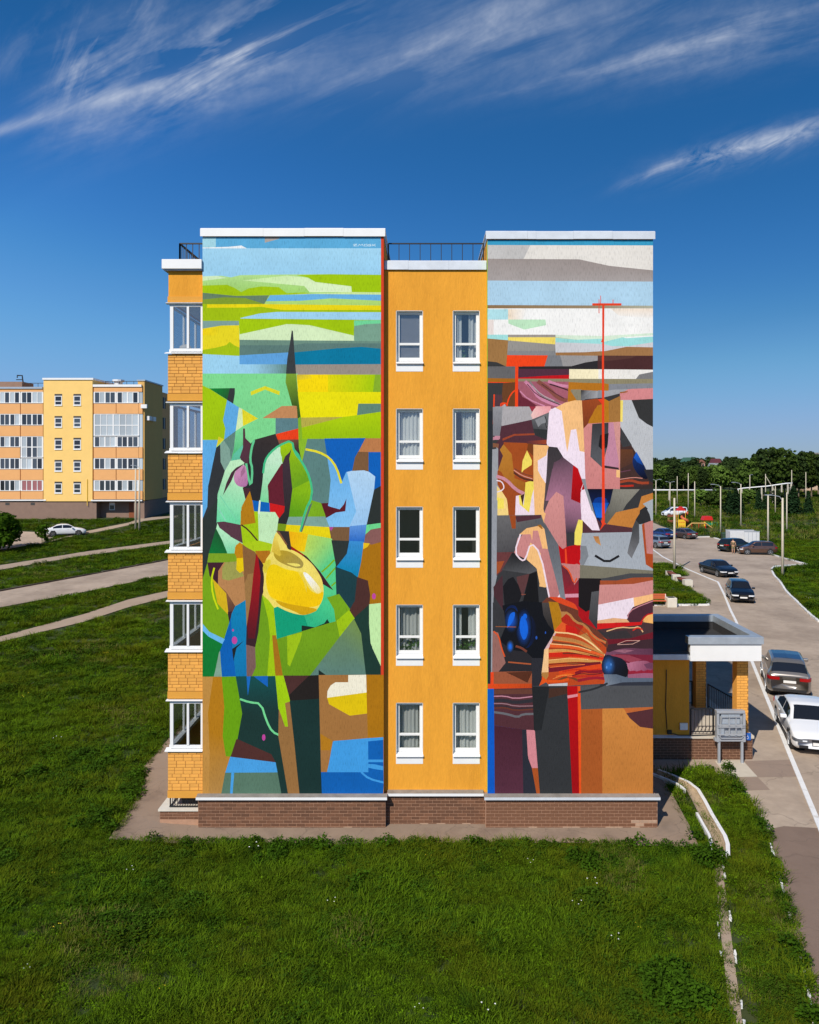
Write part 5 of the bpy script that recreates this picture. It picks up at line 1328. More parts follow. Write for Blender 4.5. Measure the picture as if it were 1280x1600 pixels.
# ------------------------------------------------------------------ poles
def pole(px, ytop, ybase, label, lamp=None, r=.13, name='lamp_post', cat='lamp post', group=None, d=None, zb=None, mt='pole_concrete'):
    p = gp(px, ybase)
    if p.y+CD > 215: p = at(px, ybase, 196); p.z = zg(p.x, p.y)      # stands before the tree row
    d = p.y+CD; z = CH-(ytop-VY)*d/F
    T = thing(name, label, cat, p, group=group)
    MB().tube([(0, 0, -.5), (0, 0, z-p.z)], r, 8, r*.62).build('pole', mt, T, world=False, smooth=True)
    h = z-p.z
    if lamp:
        for dx, dz in lamp:
            MB().tube([(0, 0, h-.3), (dx*.2, 0, h-.05+dz*.6), (dx*.8, 0, h+dz)], .035, 6).build('arm', 'steel', T, world=False)
            MB().box(min(dx*.75, dx*1.2), max(dx*.75, dx*1.2), -.1, .1, h+dz-.05, h+dz+.03).build('lamp_head', 'steel', T, world=False)
    return T
Z = lambda zx, zy: (1000+zx/4.571, 660+zy/4.571)
for zx, zt_, zb_, lb, lamp in [
    (115, 415, 680, 'concrete lamp post with double arm nearest the painted wall edge', [(-.9, .25), (.9, .25)]),
    (216, 430, 615, 'concrete lamp post with two short arms above the white minivan', [(-.9, .25), (.9, .25)]),
    (267, 385, 500, 'thin distant pole standing beyond the white pipe', None),
    (346, 362, 635, 'tall concrete pole just right of the white minivan', None),
    (392, 422, 690, 'bare concrete pole behind the yellow playground panel', None),
    (577, 455, 788, 'concrete lamp post with one left arm behind the playhouse', [(-1.3, .3)]),
    (722, 440, 752, 'concrete lamp post with one left arm in the meadow centre', [(-1.3, .3)]),
    (786, 375, 490, 'short far pole by the dark trees', [(.6, .1)]),
    (898, 368, 515, 'far pole braced by a slanting strut', None),
    (916, 520, 870, 'concrete pole right behind the brown hatchback', None),
    (1020, 540, 1098, 'large near concrete lamp post on the right verge', [(-1.4, .3)]),
    (1050, 500, 790, 'concrete pole in the meadow right of the large lamp post', None),
    (968, 455, 655, 'thin dark pole among the spruces', None),
    (1085, 340, 445, 'pole above the spruce at far right', None),
    (1186, 355, 480, 'pole beside the far white shed', None),
    (247, 540, 1058, 'concrete pole on the lawn patch close to the painted house', None)]:
    px, yt = Z(zx, zt_); _, yb = Z(zx, zb_); T = pole(px, yt, yb, lb, lamp, r=.14 if zx in (1020, 247, 916) else .12, group='poles beyond the car park')
    if zx == 898:
        h = CH-(yt-VY)*(T.location.y+CD)/F-T.location.z; MB().tube([(0, 0, h-.5), (4.6/45*47, 0, -.2)], .1, 6).build('strut', 'pole_concrete', T, world=False)
pole(212, 730, 828, 'left one of the two close concrete poles before the far yellow house', None, .13, 'utility_pole', 'pole', 'twin poles'); pole(217.8, 730, 829, 'right one of the two close concrete poles before the far yellow house', [(-.9, .25)], .13, 'utility_pole', 'pole', 'twin poles')
# white heating pipe on stilts
for nm, pts, lb in (('heating_pipe', [(97, 483), (545, 483)], 'straight white heating pipe on stilts across the meadow behind the minivan'), ('heating_pipe', [(690, 480), (740, 470), (915, 455), (1045, 436), (1090, 434)], 'white heating pipe climbing to the right past the strutted pole')):
    P = [at(*Z(*p), 215-10*(i > 1)) for i, p in enumerate(pts)]
    T = thing(nm, lb, 'pipe', (P[0].x, P[0].y, zg(P[0].x, P[0].y))); MB().tube(P, .17, 10).build('pipe', 'white_coping', T, smooth=True)
    for a, b in zip(P, P[1:]):
        n = max(2, int((b-a).length/7))
        for i in range(n): q = a+(b-a)*(i+.5)/n; bx('stilt', 'concrete', T, q.x-.15, q.x+.15, q.y-.15, q.y+.15, zg(q.x, q.y)-.3, q.z-.2)
# ------------------------------------------------------------------ benches, bins, containers, playground
def bench(p, rz, label):
    T = thing('park_bench', label, 'bench', p, rz, 'orange slatted benches')
    for i in range(4): MB().box(-.75, .75, -.2+i*.11, -.11+i*.11, .43, .47).build('slat', 'rust_orange', T, world=False)
    for i in range(3): MB().box(-.75, .75, .24+i*.03, .27+i*.03, .55+i*.13, .66+i*.13).build('slat', 'rust_orange', T, world=False)
    for x in (-.7, .7): MB().tube([(x, -.2, 0), (x, -.22, .43), (x, -.22, .6), (x, .2, .62), (x, .32, .9)], .025, 6).tube([(x, .22, 0), (x, .24, .6)], .025, 6).build('leg', 'white_paint', T, world=False)
bench(gp(*Z(125, 1316)), 0, 'orange slatted bench on the lawn beside the painted wall')
o = bx('litter_bin', 'concrete_pale', None, -.36, .36, -.36, .36, 0, .72, bevel=.04); o.location = gp(*Z(222, 1318)); tag(o, 'pale square concrete bin next to the orange bench', 'bin')
mat('bin_hole', (.02, .02, .02, 1), .9); bb = MB().box(-.25, .25, -.25, .25, .715, .725).build('liner', 'bin_hole', o, world=False)
for i, (a, b) in enumerate(((( 205, 1100), (265, 1140)), ((270, 1145), (350, 1178)))):
    p, q = gp(*Z(*a)), gp(*Z(*b)); v = q-p; T = thing('block_bench', 'concrete block bench with brown seat, ' + ('nearer the wall of two' if i == 0 else 'right one of two on the lawn edge'), 'bench', p, math.atan2(v.y, v.x), 'concrete block benches'); L = v.length
    MB().box(0, .5, -.3, .3, 0, .55).build('block', 'concrete_pale', T, world=False); MB().box(L-.6, L, -.35, .35, 0, .62).build('block', 'concrete_pale', T, world=False); MB().box(.1, L-.6, -.25, .25, .45, .55).build('seat', 'wood_brown', T, world=False)
def dumpster(p, label):
    T = thing('dumpster', label, 'dumpster', p, R(-8), 'green rubbish bins')
    MB().prism([(-.55, .25), (.55, .25), (.68, 1.15), (-.68, 1.15)], 'y', -.45, .45).build('bin', 'dumpster', T, world=False, bevel=.03); MB().prism([(-.5, 1.15), (.5, 1.15), (.3, 1.36), (-.3, 1.36)], 'x', -.7, .7).build('lid', 'dumpster', T, world=False)
    for x in (-.5, .5): MB().tube([(x, -.35, .12), (x, .35, .12)], .12, 8).build('wheel', 'black_iron', T, world=False)
p = gp(1151, 849)
for i, w_ in enumerate(('left', 'middle', 'right')): dumpster(p+Vector((-.9+1.0*i, 1.0+.25*i, 0)), w_+' dark green dumpster behind the open car')
c = gp(1187, 852); T = thing('bin_shelter', 'white sheet metal bin shelter behind the parked cars', 'shelter', c, R(-6))
SW, SD, SH = 3.6, 2.4, 1.75
MB().box(-1.9, 0, 0, .06, 0, SH).build('front_panel', 'container_white', T, world=False); MB().box(-SW, -SW+.06, .4, SD, 0, SH).build('side_panel', 'container_white', T, world=False); MB().box(-.06, 0, .061, SD, 0, SH).build('side_panel', 'container_white', T, world=False); MB().box(-SW, 0, SD+.001, SD+.06, 0, SH).build('back_panel', 'container_white', T, world=False)
MB().box(-SW-.04, .04, SD-.03, SD+.09, SH+.001, SH+.09).build('rim', 'steel', T, world=False); MB().box(-1.93, .03, -.03, .09, SH+.001, SH+.09).build('rim', 'steel', T, world=False)
for x in (-1.4, -.9, -.4): MB().box(x-.02, x+.02, -.02, 0, .05, SH-.05).build('rib', 'steel', T, world=False)
# play tower with spiral slide
s = gp(*Z(300, 757)); K = (s.y+CD)/F/4.571
T = thing('play_tower', 'yellow and orange play tower with a spiral slide and red roof near the white minivan', 'playground', s); T.scale = (.66, .66, .84)
for x in (-.9, .9):
    for y in (0, 1.6): MB().tube([(x, y, 0), (x, y, 3.6)], .06, 6).build('post', 'bright_yellow', T, world=False)
MB().box(-.85, .85, -.03, .03, .15, 1.75).build('climbing_panel', 'bright_yellow', T, world=False); MB().box(-.85, .85, .05, 1.6, 1.3, 1.4).build('deck', 'wood_tan', T, world=False)
for i in range(3):
    for j in range(2): MB().tube([(-.5+.5*i, -.06, .5+.7*j), (-.5+.5*i, -.035, .5+.7*j)], .12, 10).build('hole', 'bright_red', T, world=False)
m = MB(); P = []
for i in range(24): t = i*.36; P.append((1.0+.75*math.cos(t), .8+.75*math.sin(t), 3.0-i*.1))
m.tube(P, .3, 8); m.build('spiral_slide', 'rust_orange', T, world=False, smooth=True)
MB().prism([(-1.1, 3.5), (1.1, 3.5), (0, 4.3)], 'y', -.2, 1.8).build('roof', 'bright_red', T, world=False)
s = gp(*Z(240, 730)); T = thing('play_boat', 'brown wooden play boat left of the yellow panel', 'playground', s); T.scale = (.45, .5, .6)
MB().prism([(-2, .2), (1.7, .2), (2, 1.3), (-2, 1.3)], 'y', 0, 1.2).build('hull', 'wood_brown', T, world=False); MB().prism([(-2, 2.3), (2, 2.3), (1.7, 2.9), (-1.7, 2.9)], 'y', -.2, 1.4).build('roof', 'wood_brown', T, world=False)
for x in (-1.7, 1.6):
    for y in (.05, 1.1): MB().tube([(x, y, 0), (x, y, 2.4)], .06, 6).build('post', 'wood_tan', T, world=False)
s = gp(*Z(488, 752)); T = thing('play_house', 'small play house with red roof, green panel and yellow side', 'playground', s); T.scale = (.68, .68, .7)
for x in (-1.0, .9):
    for y in (0, 1.4): MB().tube([(x, y, 0), (x, y, 1.9)], .06, 6).build('post', 'bright_yellow', T, world=False)
MB().box(-.5, 1.15, -.05, .05, .45, 1.2).build('panel', 'bright_green', T, world=False); MB().box(-1.1, -.65, -.06, .06, .4, 1.35).build('side_panel', 'bright_yellow', T, world=False)
MB().prism([(-1.3, 1.8), (1.15, 1.8), (.8, 2.75), (-.9, 2.75)], 'y', -.3, 1.7).build('roof', 'bright_red', T, world=False)
MB().tube([(1.5, 0, 0), (1.5, 0, 1.3), (2.2, 0, 1.3), (2.2, 0, 0)], .05, 6).build('rail', 'bright_green', T, world=False)
a = gp(*Z(335, 757)); b = gp(*Z(515, 757)); T = thing('balance_beam', 'tan balance beam between the yellow panel and the play house', 'playground', a)
v = b-a; MB().tube([(0, 0, .1), (v.x*.2, v.y*.2, .85), (v.x*.75, v.y*.75, .85), (v.x, v.y, .1)], .11, 6).build('beam', 'wood_tan', T, world=False)
for t in (.2, .48, .75): MB().tube([(v.x*t, v.y*t, 0), (v.x*t, v.y*t, .85)], .06, 6).build('post', 'bright_red', T, world=False)
# ------------------------------------------------------------------ yellow apartment house far left
DL_ = 102.0; FY = DL_-CD
q = lambda zx, zy, d=DL_: at(zx/4, 560+zy/4, d)
fx = lambda zx: q(zx, 0).x
fz = lambda zy: q(0, zy).z
gz = fz(1000)-.6
H = thing('apartment_building', 'long yellow five storey apartment house with brick balconies beyond the left lane', 'building', (fx(420), FY, zg(fx(420), FY)))
mat('far_orange_brick', '#eeb070', .85, var=.05, vscale=2, bump=.2, bscale=6); mat('far_brown_brick', '#8f7566', .9, var=.1, vscale=1.5); mat('far_tan', '#dcae62', .85, var=.05, vscale=1)
bx('wall', 'yellow_stucco', H, fx(272), fx(578), FY, FY+7, fz(893), fz(134))
bx('wall', 'far_tan', H, fx(-900), fx(272)-.02, FY+1.3, FY+7, fz(890), fz(180)); bx('wall', 'far_tan', H, fx(578)+.02, fx(880), FY+1.3, FY+7, fz(890), fz(172))
bx('wall', 'far_tan', H, fx(900)-.9, fx(900), FY+.2, FY+7.2, fz(888), fz(140)); bx('wall', 'far_orange_brick', H, fx(-900), fx(900)-.3, FY+7.01, FY+15, fz(888), fz(176))
bx('plinth', 'far_brown_brick', H, fx(-900), fx(578), FY+.15, FY+15, gz-3, fz(893)-.005); bx('plinth', 'far_brown_brick', H, fx(578)+.01, fx(900)-.02, FY+1.5, FY+14.9, gz-3, fz(890)-.005)
bx('plinth_pier', 'far_brown_brick', H, fx(578)+.01, fx(600), FY+.15, FY+1.49, gz-3, fz(893)); bx('plinth_pier', 'far_brown_brick', H, fx(835), fx(900), FY+.15, FY+1.49, gz-3, fz(893))
bx('coping', 'white_coping', H, fx(272)-.1, fx(578)+.15, FY-.12, FY+7, fz(134)+.001, fz(122)); bx('coping', 'white_coping', H, fx(582), fx(885), FY-.1, FY+1.6, fz(178), fz(163)); bx('coping', 'zinc_dark', H, fx(900)-1, fx(900)+.12, FY+.1, FY+7.3, fz(140)+.001, fz(132))
bx('coping', 'zinc_dark', H, fx(-900), fx(272)-.12, FY-.1, FY+1.6, fz(190), fz(178)); bx('band', 'white_coping', H, fx(570), fx(890), FY-.12, FY+.1, fz(892), fz(884)); bx('band', 'white_coping', H, fx(-900), fx(288), FY-.05, FY+.14, fz(890), fz(882))
rows = [(208, 280), (346, 418), (486, 554), (622, 692), (760, 828)]
tops = [(222, 293), (360, 430), (496, 568), (634, 705), (770, 842)]
for c in (341, 459):
    for zt_, zb_ in tops:
        a, b, z1, z0 = fx(c), fx(c+48), fz(zt_), fz(zb_)
        w = MB().box(a, b, FY-.004, FY+.003, z0, z1).build('window', 'room_dark', H)
        MB().box(a+.05, b-.05, FY-.02, FY-.006, z0+.1, z1-.3).build('pane', 'far_glass', w); m = (a+b)/2
        MB().box(a, b, FY-.09, FY-.021, z0-.08, z0+.02).build('sill', 'white_coping', w)
        MB().box(a+.02, a+.12, FY-.03, FY-.005, z0, z1-.25).box(b-.12, b-.02, FY-.03, FY-.005, z0, z1-.25).box(a+.12, b-.12, FY-.031, FY-.005, z0+.5, z0+.6).box(a+.12, b-.12, FY-.03, FY-.005, z1-.35, z1-.25).box(a+.12, b-.12, FY-.03, FY-.005, z0, z0+.1).build('frame', 'white_pvc', w)
rr = random.Random(12)
def bal(c0, c1, zt_, zb_, zb2, n, full=False):
    a, b = fx(c0), fx(c1); z1 = fz(zt_); z0 = fz(zb_ if not full else zb2-2)
    if not full: bx('parapet', 'far_orange_brick', H, a, b, FY+rr.uniform(-.01, .01), FY+1.295, fz(zb2), fz(zb_)-.01)
    f = MB().box(a, b, FY+.03, FY+.13, z1-.1, z1).box(a, b, FY-.06, FY+.13, z0, z0+.08)
    for i in range(n+1): x = a+.06+(b-a-.12)*i/n; wd = .09 if i in (0, n) or i == n//2 else .045; f.box(x-wd, x+wd, FY+.031, FY+.129, z0+.08, z1-.1)
    if full: f.box(a+.1, b-.1, FY+.032, FY+.128, fz(zb_)-.06, fz(zb_)+.06)
    w = f.build('balcony_window', 'white_pvc', H)
    for i in range(n):
        x0 = a+.06+(b-a-.12)*i/n+.05; x1 = a+.06+(b-a-.12)*(i+1)/n-.05; r_ = rr.random()
        MB().box(x0, x1, FY+.07, FY+.08, z0+.081, z1-.101).build('pane', 'far_curtain_red' if c0 == 130 and zt_ > 700 else 'far_glass_pale' if r_ < .35 or full and c0 > 500 else 'far_glass', w)
for k, (zt_, zb_) in enumerate(rows):
    nx = rows[k+1][0] if k < 4 else 880
    for c0 in (-412, -276, -141, -5):
        bal(c0, c0+130, zt_, zb_, nx, 4)
    bal(130, 268, zt_, zb_, nx, 4, full=(k == 2))
    if k == 1: bal(586, 868, zt_, zb_, nx, 7, True)
    else: bal(586, 724, zt_, zb_, nx, 4); bal(728, 866, zt_, zb_, nx, 4)
    bx('corner_glazing', 'far_glass_pale', H, fx(868), fx(890), FY+.1, FY+1.29, fz(nx) if k == 1 else fz(zb_), fz(zt_))
    if k != 1: bx('parapet', 'far_orange_brick', H, fx(867), fx(890), FY+.03, FY+1.29, fz(nx), fz(zb_)-.01)
bx('parapet', 'far_orange_brick', H, fx(586), fx(888), FY+.02, FY+1.29, fz(208), fz(180)); bx('parapet', 'far_orange_brick', H, fx(-420), fx(268), FY+.02, FY+1.29, fz(208), fz(191))
for k, (zt_, zb_) in enumerate(rows):
    for dy in (8.2, 11.2): 
        X = fx(900)-.3; w = bx('window', 'room_dark', H, X-.01, X+.01, FY+dy, FY+dy+1.2, fz(zb_)-.1, fz(zt_)); bx('frame', 'white_pvc', w, X+.012, X+.03, FY+dy+.55, FY+dy+.65, fz(zb_)-.1, fz(zt_))
bx('air_conditioner', 'white_coping', H, fx(905), fx(905)+.4, FY+.6, FY+1.5, fz(385), fz(358)); bx('air_conditioner', 'white_coping', H, fx(905), fx(905)+.4, FY+2.2, FY+3.2, fz(385), fz(358)); bx('air_conditioner', 'white_coping', H, fx(885), fx(885)+.8, FY-.3, FY+.0, fz(312), fz(288))
w = bx('window', 'white_pvc', H, fx(655), fx(690), FY+1.46, FY+1.495, fz(952), fz(905)); bx('pane', 'far_glass', w, fx(659), fx(686), FY+1.44, FY+1.458, fz(948), fz(922))
mat('brown_door', '#8a4a22', .6); d_ = bx('door', 'brown_door', H, fx(780), fx(820), FY+1.44, FY+1.495, gz-.5, fz(905)); bx('handle', 'steel', d_, fx(814), fx(816), FY+1.4, FY+1.438, fz(960), fz(950))
for c in (30, 188): bx('vent', 'room_dark', H, fx(c), fx(c+26), FY+.13, FY+.148, fz(917), fz(902))
bx('gas_pipe', 'bright_yellow', H, fx(545), fx(548), FY-.08, FY-.03, fz(920), fz(755)); 
m = MB()
for a, b, z0, z1, yy in ((66, 268, 176, 140, 3), (600, 875, 160, 128, 3), (1012, 1050, 210, 180, 10)):
    a, b, z0, z1 = fx(a), fx(b), fz(z0), fz(z1); m.bar((a, FY+yy, z1), (b, FY+yy, z1), .07); n = int((b-a)/.9)
    for i in range(n+1): x = a+(b-a)*i/max(1, n); m.bar((x, FY+yy, z0), (x, FY+yy, z1), .05)
m.build('roof_railing', 'black_iron', H)
MB().tube([(fx(675), FY+3.5, fz(160)), (fx(675), FY+3.5, fz(128))], .55, 12).tube([(fx(675), FY+3.5, fz(128)), (fx(675), FY+3.5, fz(116))], .8, 12).build('roof_vent', 'zinc', H, smooth=False)
bx('stair_head', 'far_brown_brick', H, fx(-120), fx(66), FY+3, FY+6, fz(180), fz(130)); MB().tube([(fx(8), FY+4, fz(100)), (fx(8), FY+4, fz(85)), (fx(40), FY+4, fz(85)), (fx(46), FY+4, fz(130))], .1, 6).tube([(fx(2), FY+4, fz(112)), (fx(46), FY+4, fz(112))], .06, 6).build('roof_ladder', 'black_iron', H)
p = gp(461/4, 560+994/4); T = thing('pipe_arch', 'pale half round pipe arch on the bank before the far yellow house', 'pipe', p)
MB().tube([(-.45, 0, -.2)]+[(-.42*math.cos(t), 0, .9+.6*math.sin(t)) for t in [i*.39 for i in range(9)]]+[(.45, 0, -.2)], .13, 8).build('pipe', 'concrete_pale', T, world=False, smooth=True); MB().box(-.9, 1.3, -.5, .5, -.3, .06).build('base', 'zinc_dark', T, world=False)
# far village roofs and the shed beyond the spruces
for i, (zx, zy, w_, rc, wc, d, lb) in enumerate([(445, 288, 3.6, '#8a5a48', '#c09880', 470, 'pinkish brick house with steep gable on the far wooded hill'), (555, 292, 4.5, '#6a3038', '#a89888', 480, 'house with dark red roof right of the pinkish gable house'), (362, 283, 8, '#3f6a58', '#b0a890', 490, 'green roofed house left of the pinkish gable house on the hill'), (548, 328, 5, '#9aa0a4', '#e8e2d8', 430, 'small pale house among the trees below the red roof'), (1262, 270, 9, '#8a8680', '#c0a890', 300, 'brick house half hidden behind the tall trees at far right')]):
    p = at(*Z(zx, zy), d); T = thing('village_house', lb, 'house', (p.x, p.y, zg(p.x, p.y)), group='houses on the far hill'); zt_ = p.z-zg(p.x, p.y)
    mat('hw%d' % i, wc, .9); mat('hr%d' % i, rc, .8)
    MB().box(-w_/2, w_/2, 0, 7, -3, zt_).build('wall', 'hw%d' % i, T, world=False); MB().prism([(-w_/2-.4, zt_), (w_/2+.4, zt_), (0, zt_+w_*.55)] if i == 0 else [(-w_/2-.4, zt_), (w_/2+.4, zt_), (w_*.3, zt_+3), (-w_*.3, zt_+3)], 'y', -.4, 7.4).build('roof', 'hr%d' % i, T, world=False)
    for x in (-w_*.25, w_*.2): MB().box(x-.5, x+.5, -.05, 0, zt_-2.2, zt_-.8).build('window', 'far_glass', T, world=False)
p = gp(*Z(1195, 474)); T = thing('site_shed', 'grey white metal site shed on the bare ground at far right', 'shed', p)
L = 70*(p.y+CD)/F/4.571; h = 42*(p.y+CD)/F/4.571
MB().box(-L/2, L/2, 0, 4, -.5, h).build('wall', 'container_white', T, world=False); MB().box(-L/2-.1, L/2+.1, -.1, 4.1, h+.01, h+.25).build('roof', 'zinc', T, world=False); MB().box(-L*.1, L*.08, -.05, -.002, 0, h*.75).build('door', 'steel', T, world=False)
mat('bare_soil', '#b08a5e', .95, var=.15, vscale=.3)
sheet('bare_ground', G([Z(1120, 486), Z(1180, 478), Z(1300, 470), Z(1400, 480), Z(1400, 512), Z(1280, 508), Z(1180, 500)]), 'bare_soil', .08, 6)
# ------------------------------------------------------------------ cars (local axes: x forward, y left)
mat('car_glass', (.012, .013, .015, 1), .04, spec=.8); mat('tyre', (.014, .014, .014, 1), .85); mat('rim', '#c4c7cb', .3, metal=.8); mat('lens', '#e8ecf0', .1, spec=.9); mat('lens_dark', '#5a5f66', .1, spec=.9); mat('tail_red', '#a01414', .2); mat('plate', '#eceae4', .6); mat('trim_black', (.015, .015, .016, 1), .5)
PK = {}
def paint(hexc, metal=.0):
    if hexc not in PK: PK[hexc] = mat('car_paint_'+hexc.strip('#'), hexc, .28, metal=metal, coat=1.0, spec=.5)
    return PK[hexc]
def car(name, label, kind, hexc, p, rz, L=4.4, Wd=1.8, Ht=1.48, metal=.3, group='cars parked in the yard', cat='car', roofc=None, taildoor=False):
    T = thing(name, label, cat, p+Vector((0, 0, .015)), rz, group); M = paint(hexc, metal); h = L/2; w = Wd/2
    gc = .2 if kind != 'suv' else .25; belt = Ht*(.63 if kind != 'van' else .58)
    hd_ = Ht*(.52 if kind in ('suv', 'van') else .5)
    # side silhouette (x as fraction of half length, z as fraction of height); windscreen and rear window spans
    if kind == 'coupe': K = [(-1, .60), (-.93, .68), (-.80, .72), (-.38, .97), (-.15, 1), (.08, .985), (.2, .93), (.46, .70), (.6, .66), (.85, .57), (.96, .50), (1, .46)]; ws = (.17, .46); rw_ = (-.78, -.40); dr = (-.62, .33)
    elif kind == 'sedan': K = [(-1, .60), (-.93, .68), (-.74, .715), (-.42, .95), (-.2, 1), (.06, .99), (.2, .94), (.46, .70), (.62, .655), (.85, .575), (.96, .50), (1, .45)]; ws = (.17, .46); rw_ = (-.72, -.43); dr = (-.60, .33)
    elif kind == 'van': K = [(-1, .62), (-.985, .80), (-.94, .96), (-.8, 1), (.1, 1), (.28, .97), (.4, .90), (.68, .62), (.82, .55), (.95, .46), (1, .40)]; ws = (.32, .68); rw_ = (-.99, -.95); dr = (-.86, .52)
    else: K = [(-1, .60), (-.985, .66), (-.93, .72), (-.80, .93), (-.68, .985), (-.3, 1), (.06, .99), (.2, .95), (.48, .68), (.62, .645), (.85, .58), (.96, .52), (1, .46)]; ws = (.17, .48); rw_ = (-.92, -.80); dr = (-.78, .34)
    def zr(t):
        for (x0, z0), (x1, z1) in zip(K, K[1:]):
            if t <= x1: return (z0+(z1-z0)*(t-x0)/(x1-x0))*Ht
        return K[-1][1]*Ht
    def zs_(t): return (zr(t-.03)+2*zr(t)+zr(t+.03))/4 if abs(t) < .96 else zr(t)
    X = sorted(set([round(-1+2*i/60, 4) for i in range(61)]+[-.99, -.975, .975, .99]))
    wrd = .335 if kind != 'suv' else .37; wx = (-.6, .62)
    GF = (.1, .4, .7, .88, 1.0); rows = []
    for t in X:
        e = max(0, abs(t)-.8)/.2; wf = 1-.02*abs(t)-.15*e**2.2-(.03 if abs(t) == 1 else 0); ww = w*wf; top = zs_(t); z0 = gc+.10*e**2
        bt = min(belt*(1.0+.03*(-t)), top-.05); gh = top-bt; th = min(1, gh/.4)
        sec = [(0, z0), (ww*.86, z0), (ww*.955, z0+.07)]+[(ww*(1-.045*(2*(k/6)-.9)**2), z0+.07+(bt-z0-.07)*k/6) for k in range(1, 7)]
        sec += [(ww*(.955-.03-.20*th*f), bt+(gh-.05)*f) for f in GF]+[(ww*(.86-.2*th)*.93, top-.022), (ww*.5, top-.006), (0, top)]
        rows.append([(t*h, y, z) for y, z in sec])
    nb = len(rows[0]); bodyM, glassM = MB(), MB(); vid = {}
    def emit(mbx, tagk, q_):
        ids = []
        for p_ in q_:
            k_ = (tagk, tuple(round(c, 4) for c in p_))
            if k_ not in vid: vid[k_] = len(mbx.v); mbx.v.append(p_)
            ids.append(vid[k_])
        if len(set(ids)) == len(ids): mbx.f.append(tuple(ids))
    g0 = 9
    for s in (1, -1):
        for i in range(len(X)-1):
            tm = (X[i]+X[i+1])/2; gh = zs_(tm)-min(belt*(1-.03*tm), zs_(tm)-.05)
            for j in range(nb-1):
                q_ = [rows[i][j], rows[i+1][j], rows[i+1][j+1], rows[i][j+1]]; q_ = [(x, y*s, z) for x, y, z in q_]
                if s > 0: q_ = q_[::-1]
                cx = sum(p_[0] for p_ in q_)/4; cz = sum(p_[2] for p_ in q_)/4; cy = abs(sum(p_[1] for p_ in q_)/4)
                if any((cx-a_*h)**2+(cz-wrd)**2 < (wrd+.055)**2 for a_ in wx) and cy > .8*w: continue
                gl = False
                if g0 <= j < g0+3 and dr[0] < tm < dr[1] and gh > .2: gl = not any(abs(tm-p_) < .022 for p_ in ((-.12,) if kind in ('coupe',) else (-.14,) if kind != 'van' else (-.3, .14)))
                if j >= g0+5 and (ws[0] < tm < ws[1] or rw_[0] < tm < rw_[1]): gl = True
                if kind in ('suv', 'hatch', 'van') and j >= g0+4 and rw_[0] < tm < rw_[1]: gl = True
                emit(glassM if gl else bodyM, gl, q_)
        for r_, fl in ((rows[0], s > 0), (rows[-1], s < 0)):
            q_ = [(x, y*s, z) for x, y, z in r_]; emit(bodyM, False, q_ if fl else q_[::-1])
    bo = bodyM.build('body', M, T, world=False, smooth=True); glassM.build('window_glass', 'car_glass', T, world=False, smooth=True)
    if roofc:
        rp = MB()
        for i in range(len(X)-1):
            if -.66 < X[i] < .1:
                for s in (1, -1):
                    q_ = [(x, y*s, z+.012) for x, y, z in (rows[i][-3], rows[i+1][-3], rows[i+1][-1], rows[i][-1])]; rp.add(q_ if s < 0 else q_[::-1], [(0, 1, 2, 3)])
        rp.build('roof', paint(roofc, metal), T, world=False, smooth=True)
    for s in (-1, 1):
        for a_ in wx:
            x = a_*h
            MB().tube([(x, s*w*.45, wrd), (x, s*w*.955, wrd)], wrd+.075, 20).build('wheel_arch', 'trim_black', T, world=False)
            wl = MB().tube([(x, s*(w-.22), wrd), (x, s*w*.985, wrd)], wrd, 22).build('wheel', 'tyre', T, world=False)
            yo = s*w*.99; rm = MB().tube([(x, yo-.01*s, wrd), (x, yo, wrd)], wrd*.22, 10)
            for q5 in range(5):
                t = q5*1.2566+.3; c_, s_ = math.cos(t), math.sin(t); rm.bar((x+c_*wrd*.1, yo, wrd+s_*wrd*.1), (x+c_*wrd*.68, yo, wrd+s_*wrd*.68), .05)
            rm.tube([(x+wrd*.68*math.cos(i*.5236), yo, wrd+wrd*.68*math.sin(i*.5236)) for i in range(13)], .02, 4, cap=False); rm.build('rim', 'rim', wl, world=False)
        zf_ = K[-1][1]*Ht; we = w*.80
        zl = zf_-.06 if kind != 'van' else zf_+.02
        hl = MB().prism([(h+.012, s*we*.52), (h+.012, s*we*.98), (h-.05, s*w*.885), (h-.17, s*w*.945), (h-.3, s*w*.972), (h-.3, s*w*.9), (h-.08, s*we*.5)], 'z', zl-.07, zl+.03).build('headlight', 'lens_dark' if kind == 'coupe' else 'lens', T, world=False)
        MB().box(h-.1, h+.018, min(s*we*.6, s*we*.8), max(s*we*.6, s*we*.8), zl-.05, zl+.0).build('lamp', 'lens', hl, world=False)
        zt = Ht*.565
        MB().prism([(-h-.012, s*we*.55), (-h-.012, s*we*1.0), (-h+.05, s*w*.89), (-h+.17, s*w*.95), (-h+.3, s*w*.975), (-h+.3, s*w*.88), (-h+.06, s*we*.5)], 'z', zt-.10, zt+.04).build('taillight', 'tail_red', T, world=False)
        mx0 = ws[1]*h-.32; MB().box(mx0-.1, mx0+.08, min(s*w*.93, s*(w+.17)), max(s*w*.93, s*(w+.17)), belt+.0, belt+.14).build('mirror', M, T, world=False, bevel=.04)
        MB().box(-h*.4, h*.42, min(s*w*.9, s*w*.972), max(s*w*.9, s*w*.972), gc-.02, gc+.075).build('sill_trim', 'trim_black', T, world=False)
        MB().box(h-.12, h+.012, min(s*we*.55, s*we*.95), max(s*we*.55, s*we*.95), gc+.1, gc+.2).build('air_intake', 'trim_black', T, world=False)
        for xx in (-.3, .12): MB().box(xx*h-.1, xx*h+.08, min(s*w*.94, s*w*.995), max(s*w*.94, s*w*.995), belt*.86, belt*.86+.03).build('door_handle', M, T, world=False)
